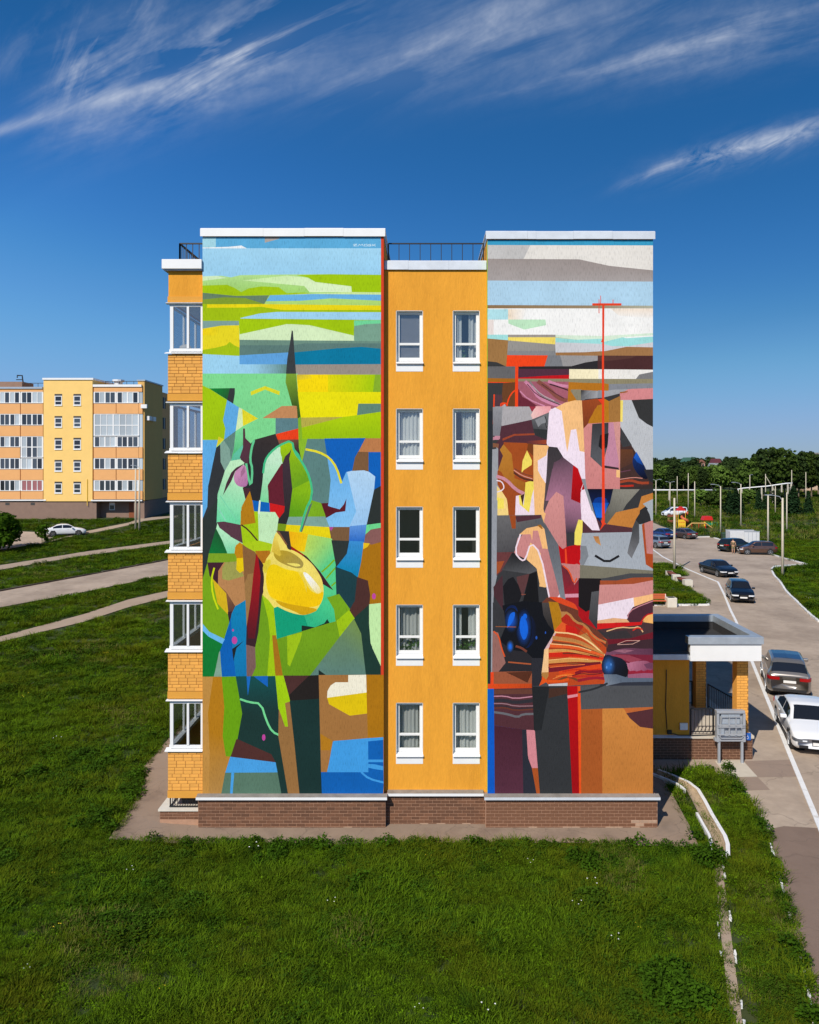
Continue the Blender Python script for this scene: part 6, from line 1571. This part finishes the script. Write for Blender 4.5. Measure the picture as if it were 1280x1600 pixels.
    MB().box(h-.06, h+.014, -w*.3, w*.3, gc+.2, zf_-.03).build('grille', 'trim_black', T, world=False)
    MB().box(h+.015, h+.03, -.26, .26, gc+.22, gc+.33).build('number_plate', 'plate', T, world=False); MB().box(-h-.03, -h-.001, -.26, .26, Ht*.44, Ht*.44+.11).build('number_plate', 'plate', T, world=False)
    MB().box(-h-.012, -h+.12, -w*.72, w*.72, gc+.1, gc+.22).build('bumper_trim', 'trim_black', T, world=False)
    return T
def face(pa, pb): v = pb-pa; return math.atan2(v.y, v.x)
# heading of the lane, from the painted line
hd = face(lineP[8], lineP[10])          # towards the camera
car('coupe', 'white coupe facing the camera at the right frame edge', 'coupe', '#f4f5f6', gp(1258, 1152)+Vector((.15, .1, 0)), hd+R(2), 4.65, 1.88, 1.40, 0)
car('crossover', 'grey crossover seen from behind, in front of the white coupe', 'suv', '#8d8780', gp(1226, 1072), hd+R(180)-R(2), 4.6, 1.9, 1.7, .5, roofc='#3a4250')
car('hatchback', 'black hatchback with bright grille driving up the lane', 'hatch', '#14151a', gp(1156, 937), hd+R(4), 3.9, 1.72, 1.52, .2)
car('sedan', 'black sedan turned to the right further back on the lane', 'sedan', '#17181c', gp(1122, 898), hd+R(26), 4.6, 1.83, 1.44, .2)
car('hatchback', 'brown hatchback parked sideways by the bin shelter', 'hatch', '#6a4c3c', gp(1183, 866), R(172), 4.2, 1.78, 1.58, .5)
car('estate_car', 'dark green estate car behind the standing person', 'hatch', '#1c2a22', gp(1150, 861), R(24), 4.6, 1.8, 1.62, .3)
car('sedan', 'blue sedan with its boot towards the yard, left of the brown one', 'sedan', '#28407c', gp(1035.5, 841), R(108), 4.5, 1.8, 1.47, .4)
car('sedan', 'grey brown sedan parked beside the blue sedan', 'sedan', '#6a5a54', gp(1067, 841), R(112), 4.5, 1.8, 1.47, .5)
car('crossover', 'grey car half hidden by the edge of the painted wall', 'suv', '#8a94a0', gp(1023, 855), R(110), 4.5, 1.82, 1.6, .4)
car('minivan', 'white minivan parked at the far end beside the playground', 'van', '#eef0f2', gp(1054, 807), R(186), 5.0, 1.9, 1.95, 0)
car('sedan', 'white sedan parked on the left car park below the far yellow house', 'sedan', '#f2f3f4', gp(102, 837), R(28), 4.6, 1.8, 1.47, 0)
car('van', 'small white van by the far site shed', 'van', '#f2f3f4', gp(*Z(1110, 475)), R(180), 5.2, 2.0, 2.2, 0)
# ------------------------------------------------------------------ person by the estate car
pp_ = gp(1146, 865); PX = thing('person', 'person in khaki shirt and shorts standing behind the dark estate car', 'person', pp_, R(60))
def skinmesh(name, m, verts, edges, rad, sub=2):
    me = bpy.data.meshes.new(name); me.from_pydata(verts, edges, []); me.update(); o = link_mesh(name, me, m, PX)
    md = o.modifiers.new('skin', 'SKIN'); md.use_smooth_shade = True
    for i, r_ in enumerate(rad): me.skin_vertices[0].data[i].radius = (r_, r_*.85)
    me.skin_vertices[0].data[0].use_root = True
    s = o.modifiers.new('sub', 'SUBSURF'); s.levels = sub; s.render_levels = sub; return o
bv = [(0, 0, .95), (0, 0, 1.2), (0, .02, 1.42), (0, .02, 1.52), (0, .04, 1.62), (0, .05, 1.74), (0, .21, 1.4), (.05, .26, 1.12), (.2, .24, .95), (.26, .23, .88), (0, -.21, 1.4), (-.02, -.27, 1.12), (.1, -.28, .9), (.14, -.28, .82), (0, .1, .88), (.02, .11, .5), (-.02, .11, .09), (.14, .12, .04), (0, -.1, .88), (.04, -.11, .5), (0, -.11, .09), (.16, -.12, .04)]
be = [(0, 1), (1, 2), (2, 3), (3, 4), (4, 5), (2, 6), (6, 7), (7, 8), (8, 9), (2, 10), (10, 11), (11, 12), (12, 13), (0, 14), (14, 15), (15, 16), (16, 17), (0, 18), (18, 19), (19, 20), (20, 21)]
br = [.15, .15, .15, .06, .09, .08, .065, .05, .04, .035, .065, .05, .04, .035, .1, .065, .045, .04, .1, .065, .045, .04]
skinmesh('body', 'skin', bv, be, br)
skinmesh('shirt', 'shirt', [bv[i] for i in (0, 1, 2)]+[bv[6], tuple((np.array(bv[6])+np.array(bv[7]))/2), bv[10], tuple((np.array(bv[10])+np.array(bv[11]))/2)], [(0, 1), (1, 2), (2, 3), (3, 4), (2, 5), (5, 6)], [.18, .175, .165, .085, .08, .085, .08])
skinmesh('shorts', 'khaki', [(0, 0, .98), bv[14], (.02, .11, .55), bv[18], (.03, -.11, .55)], [(0, 1), (1, 2), (0, 3), (3, 4)], [.165, .125, .1, .125, .1])
me = bpy.data.meshes.new('hair'); bm = bmesh.new(); bmesh.ops.create_icosphere(bm, subdivisions=2, radius=.105)
bmesh.ops.delete(bm, geom=[v for v in bm.verts if v.co.z < -.02 and v.co.x > -.03], context='VERTS'); bm.to_mesh(me); bm.free(); o = link_mesh('hair', me, 'hair', PX, smooth=True); o.location = (-.01, .045, 1.71)
# ------------------------------------------------------------------ trees, shrubs, grass
def leafmat(name, hexc, k=.8, rnd=.25, tr=.25, patch=None, vs=.9, va=.35):
    m = mat(name, C(hexc, k), .85, objrand=rnd, var=va, vscale=vs, spec=.06); t = m.node_tree; b = t.nodes['Principled BSDF']
    out = t.nodes['Material Output']; tl = t.nodes.new('ShaderNodeBsdfTranslucent'); mx_ = t.nodes.new('ShaderNodeMixShader'); mx_.inputs[0].default_value = tr
    if patch:
        oi = t.nodes.new('ShaderNodeObjectInfo'); nz = t.nodes.new('ShaderNodeTexNoise'); nz.inputs['Scale'].default_value = .33; nz.inputs['Detail'].default_value = 4; t.links.new(oi.outputs['Location'], nz.inputs['Vector'])
        rp = t.nodes.new('ShaderNodeMapRange'); rp.inputs[1].default_value = .42; rp.inputs[2].default_value = .68; t.links.new(nz.outputs[0], rp.inputs[0])
        mm = t.nodes.new('ShaderNodeMix'); mm.data_type = 'RGBA'; mm.inputs[7].default_value = C(patch, k); t.links.new(b.inputs['Base Color'].links[0].from_socket, mm.inputs[6]); t.links.new(rp.outputs[0], mm.inputs[0]); t.links.new(mm.outputs[2], b.inputs['Base Color'])
    src = b.inputs['Base Color'].links[0].from_socket; t.links.new(src, tl.inputs[0]); t.links.new(b.outputs[0], mx_.inputs[1]); t.links.new(tl.outputs[0], mx_.inputs[2]); t.links.new(mx_.outputs[0], out.inputs[0]); return m
leafmat('crown_green', '#52692a', .75, .4); leafmat('crown_dark', '#3a4c26', .75, .35); leafmat('spruce_green', '#2f4a2a', .7, .15); leafmat('bush_green', '#4a6e14', .62); leafmat('willow', '#6d8a3a', .8)
mat('bark', '#7a6a58', .95, var=.2, vscale=4); mat('birch_bark', '#c8c2b4', .9, var=.2, vscale=3)
def quads(P, N, S, rg, aspect=1.4):
    """one bent leaf-clump face for each point"""
    n = len(P); u = rg.normal(size=(n, 3)); u -= (u*N).sum(1)[:, None]*N; u /= np.linalg.norm(u, axis=1)[:, None]+1e-9; v = np.cross(N, u)
    S = S[:, None]; a = P-u*S*.5*aspect; b = P+v*S*.5; c = P+u*S*.5*aspect; d = P-v*S*.5
    V = np.stack([a, b, c, d], 1).reshape(-1, 3); f = np.arange(4*n).reshape(-1, 4); return V, f
def np_mesh(name, V, Fq, m):
    me = bpy.data.meshes.new(name); k = Fq.shape[1]; me.vertices.add(len(V)); me.vertices.foreach_set('co', V.astype(np.float32).ravel())
    me.loops.add(Fq.size); me.loops.foreach_set('vertex_index', Fq.astype(np.int32).ravel()); me.polygons.add(len(Fq)); me.polygons.foreach_set('loop_start', np.arange(0, Fq.size, k, dtype=np.int32))
    me.update(calc_edges=True)
    if m: me.materials.append(MATS[m] if isinstance(m, str) else m)
    return me
def crown_mesh(name, h, rad, n, seed, m, leaf=.45, low=.25, lobes=14, lr=(.28, .5)):
    rg = np.random.default_rng(seed); P = []; N = []
    cz = h*(low+1)/2; hz = h*(1-low)/2
    cs = []
    for i in range(lobes):
        t = rg.uniform(0, 1); z = cz+hz*(2*t-1)*.85; rr_ = rad*math.sqrt(max(.05, 1-((z-cz)/hz)**2))*rg.uniform(.3, .8); a = rg.uniform(0, 6.28); cs.append((rr_*math.cos(a), rr_*math.sin(a), z, rad*rg.uniform(*lr)))
    for i in range(lobes):
        x, y, z, r = cs[i]; k = n//lobes; d = rg.normal(size=(k, 3)); d /= np.linalg.norm(d, axis=1)[:, None]; q_ = d*(r*rg.uniform(.55, 1.05, size=(k, 1)))*np.array([1, 1, .8]); P.append(q_+np.array([x, y, z])); N.append(d+rg.normal(size=(k, 3))*.45)
    k = n//4; d = rg.normal(size=(k, 3)); d /= np.linalg.norm(d, axis=1)[:, None]; P.append(d*np.array([rad, rad, hz])*rg.uniform(.3, 1.08, size=(k, 1))**.6*rg.uniform(.78, .93, size=(k, 1))+np.array([0, 0, cz])); N.append(d+rg.normal(size=(k, 3))*.8)
    P = np.concatenate(P); N = np.concatenate(N); N /= np.linalg.norm(N, axis=1)[:, None]
    V, f = quads(P, N, rg.uniform(.6, 1.3, len(P))*leaf, rg); return np_mesh(name, V, f, m), cs
def trunk_mesh(h, r, cs, m, seed):
    b = MB(); rr_ = random.Random(seed); b.tube([(0, 0, -.4), (rr_.uniform(-.1, .1), 0, h*.35), (0, rr_.uniform(-.2, .2), h*.85)], r, 7, r*.25)
    for x, y, z, rad in cs[:9]: b.tube([(0, 0, max(h*.2, z*.55)), (x*.5, y*.5, z*.8), (x, y, z)], r*.4, 5, r*.1)
    me = b.mesh('trunk'); me.materials.append(MATS[m]); return me
TP = []
for i, (h, rd, n, mm, lf) in enumerate([(14, 4.2, 3000, 'crown_green', .6), (15, 3.6, 3000, 'crown_dark', .6), (12, 3.8, 2600, 'crown_green', .55), (16, 3.4, 3000, 'crown_dark', .6), (9, 3.2, 2200, 'willow', .5)]):
    cm, cs = crown_mesh('crown', h, rd, n, 20+i, mm, lf, .2, 42, (.14, .34)); TP.append((cm, trunk_mesh(h, .22, cs, 'bark', i), h))
def spruce_meshes(h, seed):
    rg = np.random.default_rng(seed); P = []; N = []
    for i in range(26):
        t = i/26; z = h*(.06+.92*t); R0 = h*.24*(1-t)**.85+.12; nb = 13
        for j in range(nb):
            a = j/nb*6.283+rg.uniform(-.25, .25)+i*.4; rr_ = R0*rg.uniform(.75, 1.1); k = max(3, int(9*(1-t)+3)); s = rg.uniform(.15, 1, k)
            P.append(np.stack([s*rr_*math.cos(a), s*rr_*math.sin(a), z-s*rr_*.35+rg.normal(size=k)*.04], 1)); nn = rg.normal(size=(k, 3))*.5+np.array([math.cos(a)*.4, math.sin(a)*.4, .8]); N.append(nn)
    P = np.concatenate(P); N = np.concatenate(N); N /= np.linalg.norm(N, axis=1)[:, None]; V, f = quads(P, N, rg.uniform(.25, .5, len(P))*h/8, rg, 1.8)
    b = MB().tube([(0, 0, -.3), (0, 0, h)], .14, 6, .02).mesh('trunk'); b.materials.append(MATS['bark']); return np_mesh('crown', V, f, 'spruce_green'), b, h
SPR = [spruce_meshes(7, 3), spruce_meshes(8, 4)]
def tree(proto, p, h, label, name='tree', group=None, rz=0, wide=1):
    s = h/proto[2]; T = thing(name, label, 'tree' if name != 'shrub' else 'shrub', p, rz, group); T.scale = (s*wide, s*wide, s)
    for nm, me in (('crown', proto[0]), ('trunk', proto[1])):
        o = bpy.data.objects.new(nm, me); COL.objects.link(o); o.parent = T
    return T
rr = random.Random(31)
# tall mixed trees right, told apart by their place along the row
TR = [(1168, 770, 716), (1182, 772, 712), (1194, 774, 700), (1204, 772, 697), (1216, 775, 701), (1226, 772, 698), (1238, 775, 706), (1248, 772, 710), (1257, 776, 704), (1268, 774, 705), (1279, 776, 710), (1292, 774, 705), (1152, 772, 722), (1140, 770, 720), (1128, 770, 726), (1112, 768, 724), (1098, 770, 730), (1084, 768, 726), (1068, 770, 727), (1052, 768, 722), (1038, 770, 726), (1024, 768, 722), (1010, 770, 724)]
for i, (px, yb, yt) in enumerate(TR):
    d = rr.uniform(225, 262) if px > 1160 else rr.uniform(255, 300); x = (px-VX)*d/F; zb = zg(x, d-CD); h = CH-(yt-VY)*d/F-zb
    where = ['just right of', 'just left of', 'behind', 'beside'][i % 4]
    tree(TP[rr.choice((0, 1, 2, 3, 2, 4)) if px < 1160 else rr.randint(0, 3)], (x, d-CD, zb), h, 'leafy tree, number %s from the right in the row behind the pipe' % ['one', 'two', 'three', 'four', 'five', 'six', 'seven', 'eight', 'nine', 'ten', 'eleven', 'twelve', 'thirteen', 'fourteen', 'fifteen', 'sixteen', 'seventeen', 'eighteen', 'nineteen', 'twenty', 'twenty one', 'twenty two', 'twenty three'][sorted(TR, reverse=True).index((px, yb, yt))], group='tree row behind the pipe', rz=rr.uniform(0, 6.3), wide=1.15)
SP = [(1140, 803, 766, 'broad dark spruce left of the lamp post in the meadow'), (1150, 806, 762, 'tall dark spruce beside the lamp post in the meadow'), (1158, 800, 770, 'small spruce right of the meadow lamp post'), (1186, 799, 764, 'spruce behind the pole with the brown hatchback'), (1197, 800, 768, 'dark spruce just left of the large lamp post'), (1240, 806, 757, 'tall dense spruce right of the large lamp post'), (1230, 803, 770, 'lower spruce touching the large lamp post'), (1263, 804, 765, 'pale young larch at the far right of the meadow')]
for i, (px, yb, yt, lb) in enumerate(SP):
    p = gp(px, yb); d = p.y+CD; tree(SPR[i % 2], p, CH-(yt-VY)*d/F-p.z, lb, 'spruce_tree', 'spruces in the meadow', i*1.3, 1.35 if i in (0, 1, 5) else 1)
BS = [(1095, 792, 764, 'rounded bush right of the play tower'), (1112, 795, 767, 'wide bush behind the play house'), (1126, 797, 762, 'tall bush behind the arm lamp post'), (1170, 790, 764, 'pale bush in the middle of the meadow'), (1214, 795, 766, 'bush between the spruces and the large lamp post')]
for i, (px, yb, yt, lb) in enumerate(BS):
    p = gp(px, yb); d = p.y+CD; tree(TP[(4, 0, 2, 4, 1)[i]], p, CH-(yt-VY)*d/F-p.z, lb, 'shrub', 'bushes in the meadow', i*2.1, 1.7)
lb_, lcs = crown_mesh('crown', 3.4, 2.1, 2600, 91, 'bush_green', .24, .02, 16); BT = (lb_, trunk_mesh(3.4, .1, lcs, 'bark', 9), 3.4)
p = gp(-6, 862); tree(BT, p, (862-800)*(p.y+CD)/F, 'dense green bush at the left edge below the far yellow house', 'shrub', None, .4, 1.15)
sb_, scs = crown_mesh('crown', 2.2, .9, 300, 92, 'bush_green', .2, .15, 8); p = gp(66, 850); tree((sb_, trunk_mesh(2.2, .04, scs, 'bark', 8), 2.2), p, (850-818)*(p.y+CD)/F, 'thin sparse sapling beside the rear of the white sedan', 'shrub')
# distant wood: one mass
def forest():
    rg = np.random.default_rng(5); base = []
    for s in range(4):
        me, _ = crown_mesh('crown', 14, 4.5, 600, 60+s, None, 1.1, .08, 26, (.16, .36)); v = np.empty(len(me.vertices)*3); me.vertices.foreach_get('co', v); base.append(v.reshape(-1, 3)); bpy.data.meshes.remove(me)
    VV = []
    for i in range(560):
        d = rg.uniform(310, 900)**1.0; px = rg.uniform(960, 1420); x = (px-VX)*d/F; y = d-CD; s = rg.uniform(.5, .85); b = base[i % 4]; a = rg.uniform(0, 6.28); c, s_ = math.cos(a), math.sin(a)
        VV.append(np.stack([(b[:, 0]*c-b[:, 1]*s_)*s*1.3+x, (b[:, 0]*s_+b[:, 1]*c)*s*1.3+y, b[:, 2]*s+zg(x, y)-1], 1))
    for i in range(160):
        d = rg.uniform(190, 420); x = rg.uniform(-260, -70)*d/180; y = d-CD; s = rg.uniform(.5, .9); b = base[i % 4]; VV.append(np.stack([b[:, 0]*s*1.3+x, b[:, 1]*s*1.3+y, b[:, 2]*s+zg(x, y)-1], 1))
    V = np.concatenate(VV); o = link_mesh('distant_wood', np_mesh('distant_wood', V, np.arange(len(V)).reshape(-1, 4), 'crown_dark'), None); tag(o, 'distant mixed wood along the horizon', 'wood', kind='stuff')
forest()
# ------------------------------------------------------------------ grass: scattered tufts
leafmat('grass_a', '#66860c', .56, .45, .12, '#727c12', 16, .55); leafmat('grass_b', '#486a06', .54, .45, .12, '#58680c', 16, .55); leafmat('grass_dry', '#7d7c3c', .72, .3, .1); leafmat('weed', '#446808', .56, .45, .1, '#4f6a0a', 18, .6); leafmat('weed_light', '#6c9210', .64, .35, .12, None, 18, .5)
mat('petal_white', '#eeeeea', .8); mat('petal_yellow', '#e8c81e', .8)
def tuft(seed, n, h, spread, w, m, lean=.5):
    rg = np.random.default_rng(seed); V = []; Fq = []
    for i in range(n):
        a = rg.uniform(0, 6.28); r = spread*math.sqrt(rg.uniform()); x, y = r*math.cos(a), r*math.sin(a); hh = h*rg.uniform(.5, 1.15); da = a+rg.uniform(-1, 1); l = hh*lean*rg.uniform(.3, 1.3); ux, uy = math.cos(da), math.sin(da); px, py = -uy*w*.5, ux*w*.5; k = len(V)
        V += [(x-px, y-py, 0), (x+px, y+py, 0), (x+ux*l*.35+px*.8, y+uy*l*.35+py*.8, hh*.6), (x+ux*l*.35-px*.8, y+uy*l*.35-py*.8, hh*.6), (x+ux*l+px*.15, y+uy*l+py*.15, hh*.95), (x+ux*l-px*.15, y+uy*l-py*.15, hh*.95)]
        Fq += [(k, k+1, k+2, k+3), (k+3, k+2, k+4, k+5)]
    return np_mesh('tuft', np.array(V), np.array(Fq), m)
def weed(seed, n, h, spread, leaf, m):
    rg = np.random.default_rng(seed); a = rg.uniform(0, 6.28, n); r = spread*np.sqrt(rg.uniform(size=n)); z = h*rg.uniform(.1, 1, n)*(1-.5*r/spread)
    P = np.stack([r*np.cos(a), r*np.sin(a), z], 1); N = rg.normal(size=(n, 3))*.5+np.array([0, 0, 1]); N /= np.linalg.norm(N, axis=1)[:, None]; V, f = quads(P, N, rg.uniform(.6, 1.4, n)*leaf, rg, 1.7); return np_mesh('tuft', V, f, m)
def flower(m):
    b = MB()
    for i in range(3):
        x, y, z = rng.uniform(-.15, .15), rng.uniform(-.15, .15), rng.uniform(.12, .22); b.add([(x-.018, y, z), (x, y-.018, z+.008), (x+.018, y, z), (x, y+.018, z+.008)], [(0, 1, 2, 3)])
    me = b.mesh('tuft'); me.materials.append(MATS[m]); return me
PROTO = bpy.data.collections.new('tuft_sources')
srcs = [tuft(1, 34, .15, .2, .013, 'grass_a', .9), tuft(2, 34, .13, .2, .014, 'grass_b', .9), tuft(3, 26, .2, .18, .012, 'grass_a', 1.0), weed(4, 110, .13, .2, .027, 'weed'), weed(5, 100, .11, .2, .026, 'weed_light'), weed(6, 170, .24, .2, .03, 'weed'), tuft(7, 20, .15, .18, .012, 'grass_dry', 1.0), flower('petal_white'), flower('petal_yellow'), weed(10, 130, .42, .22, .045, 'bush_green')]
for i, me in enumerate(srcs): PROTO.objects.link(bpy.data.objects.new('tuft_%02d' % i, me))
def scatter(name, label, P, rot_, scl, idx):
    me = bpy.data.meshes.new(name); me.vertices.add(len(P)); me.vertices.foreach_set('co', P.astype(np.float32).ravel())
    for nm, ty, d in (('rot', 'FLOAT', rot_), ('scl', 'FLOAT', scl), ('idx', 'INT', idx)):
        a = me.attributes.new(nm, ty, 'POINT'); a.data.foreach_set('value', d.astype(np.float32 if ty == 'FLOAT' else np.int32))
    o = link_mesh(name, me, None); tag(o, label, 'grass', kind='stuff')
    g = bpy.data.node_groups.new(name, 'GeometryNodeTree'); g.interface.new_socket('Geometry', in_out='INPUT', socket_type='NodeSocketGeometry'); g.interface.new_socket('Geometry', in_out='OUTPUT', socket_type='NodeSocketGeometry')
    gi = g.nodes.new('NodeGroupInput'); go = g.nodes.new('NodeGroupOutput'); iop = g.nodes.new('GeometryNodeInstanceOnPoints'); ci = g.nodes.new('GeometryNodeCollectionInfo')
    ci.inputs['Collection'].default_value = PROTO; ci.inputs['Separate Children'].default_value = True; ci.inputs['Reset Children'].default_value = True
    def na(nm, ty):
        n = g.nodes.new('GeometryNodeInputNamedAttribute'); n.data_type = ty; n.inputs[0].default_value = nm; return n.outputs[0]
    cx = g.nodes.new('ShaderNodeCombineXYZ'); g.links.new(na('rot', 'FLOAT'), cx.inputs[2])
    g.links.new(gi.outputs[0], iop.inputs['Points']); g.links.new(ci.outputs[0], iop.inputs['Instance']); iop.inputs['Pick Instance'].default_value = True
    g.links.new(na('idx', 'INT'), iop.inputs['Instance Index']); g.links.new(cx.outputs[0], iop.inputs['Rotation']); g.links.new(na('scl', 'FLOAT'), iop.inputs['Scale']); g.links.new(iop.outputs[0], go.inputs[0])
    md = o.modifiers.new('scatter', 'NODES'); md.node_group = g; return o
def vnoise(x, y, s, seed):
    rg = np.random.default_rng(seed); T_ = rg.uniform(size=(64, 64)); u = x/s; v = y/s; i = np.floor(u).astype(int); j = np.floor(v).astype(int); fu = u-i; fv = v-j; fu = fu*fu*(3-2*fu); fv = fv*fv*(3-2*fv)
    g_ = lambda a, b: T_[a % 64, b % 64]; return (g_(i, j)*(1-fu)+g_(i+1, j)*fu)*(1-fv)+(g_(i, j+1)*(1-fu)+g_(i+1, j+1)*fu)*fv
LAWN = [[(p[0], p[1]) for p in q_] for q_ in (gr2, gr3)]
DRAIN = [(p.x-.3, p.y) for p in DP+DL]+[(p.x+.16, p.y) for p in (DP+DL)[::-1]]
def band(d0, d1, dens, sc_, seed, x0f=-.66, x1f=.62, tall=1., margin=0, meadow=False):
    rg = np.random.default_rng(seed); wmax = (x1f-x0f)*d1; xlo = min(x0f*d0, x0f*d1)-1; xhi = x1f*d1+1; n = int((xhi-xlo)*(d1-d0)*dens)
    d = rg.uniform(d0, d1, n); x = rg.uniform(xlo, xhi, n); k = (x > x0f*d-1) & (x < x1f*d+1); d = d[k]; x = x[k]; y = d-CD
    ok = np.ones(len(x), bool)
    jx = x+rg.normal(size=len(x))*.05; jy = y+rg.normal(size=len(x))*.05
    for Pg in PAVED:
        ok &= ~inpoly_np(Pg, jx, jy)
        if d0 > 30: ok &= ~inpoly_np(Pg, x-.05*sc_, y+.45*sc_)&~inpoly_np(Pg, x, y-.25*sc_)
    for Pg in LAWN: ok |= inpoly_np(Pg, x, y)
    ok &= ~(inpoly_np(DRAIN, x, y) & (rg.uniform(size=len(x)) < .82))
    ok &= ~((x > 6.9) & (x < 10.3) & (y > 1.2) & (y < 5.0) & (x < 7.6)) 
    if d0 > 60: ok &= ~((x < -36) & (y > FY-.5) & (y < FY+16))
    x, y = x[ok], y[ok]; z = np.array([zg(a, b) for a, b in zip(x, y)])
    for Pg in LAWN: z = np.where(inpoly_np(Pg, x, y), z+.05, z)
    n1_ = vnoise(x, y, 2.3, 1)*.65+vnoise(x, y, .8, 2)*.35; r_ = rg.uniform(size=len(x)); idx = np.where(r_ < .5, 0, 1)
    idx = np.where(r_ > .78, 2, idx); idx = np.where(r_ > .9, 4, idx); idx = np.where((n1_ > .4) & (r_ > .35) & (r_ < .78), 3, idx); idx = np.where((n1_ < .42) & (r_ > .7), 4, idx); idx = np.where((n1_ > .7) & (r_ > .75), 5, idx); idx = np.where((vnoise(x, y, 1.7, 5) > .8) & (r_ < .3), 6, idx)
    idx = np.where(rg.uniform(size=len(x)) < .0012, 7, idx); idx = np.where(rg.uniform(size=len(x)) < .0008, 8, idx)
    if meadow: idx = np.where(rg.uniform(size=len(x)) < .5, 6, idx); idx = np.where((n1_ > .6) & (r_ < .4), 5, idx)
    scl = sc_*(.62+.8*vnoise(x, y, 1.3, 9)**1.3)*rg.uniform(.75, 1.25, len(x))*tall
    return np.stack([x, y, z], 1), rg.uniform(0, 6.28, len(x)), scl, idx
BN = [band(12.5, 24, 95, 1.0, 1), band(24, 40, 34, 1.35, 2), band(40, 68, 14, 1.5, 3), band(68, 106, 6, 2.0, 4)]
# taller weeds along the paved edges
rg = np.random.default_rng(77); ed = []
for a, b in zip(apr[:10], apr[1:10]):
    n = int((b-a).length*14)
    for _ in range(n):
        t = rg.uniform(); p = a+(b-a)*t; ed.append((p.x+rg.normal()*.05, p.y-abs(rg.normal()*.22)+.08, p.z))
for P_ in ([apr[-1], apr[-2], apr[-3], apr[0]], [p+Vector((.0, 0, 0)) for p in wedgeP[:-1]]):
    for a, b in zip(P_, P_[1:]):
        for _ in range(int((b-a).length*9)):
            p = a+(b-a)*rg.uniform(); ed.append((p.x-abs(rg.normal()*.15)+.02, p.y+rg.normal()*.1, p.z))
ed = np.array(ed); BN.append((ed, rg.uniform(0, 6.28, len(ed)), rg.uniform(.5, 1.25, len(ed)), rg.choice([0, 2, 3, 5, 5, 9, 4], len(ed))))
# dark nettle clumps in the foreground
cl = []
for cx_, cy_, nn in ((1038, 1545, 60), (1060, 1570, 60), (150, 1290, 18), (560, 1395, 8), (905, 1345, 14), (420, 1340, 12), (1108, 1345, 24), (60, 1220, 8)):
    p = gp(cx_, cy_)
    for _ in range(nn): cl.append((p.x+rg.normal()*.28, p.y+rg.normal()*.28, p.z))
cl = np.array(cl); BN.append((cl, rg.uniform(0, 6.28, len(cl)), rg.uniform(.6, 1.3, len(cl)), rg.choice([5, 9, 9], len(cl))))
P_, R_, S_, I_ = [np.concatenate([b[i] for b in BN]) for i in range(4)]
scatter('grass', 'rough green lawn with clover and weeds round the painted house', P_, R_, S_, I_)
b = band(105, 290, .7, 4.0, 8, x0f=.22, x1f=.62, meadow=True); scatter('meadow_grass', 'tall meadow grass beyond the car park', *b)
print('tufts', len(P_), len(b[0]))
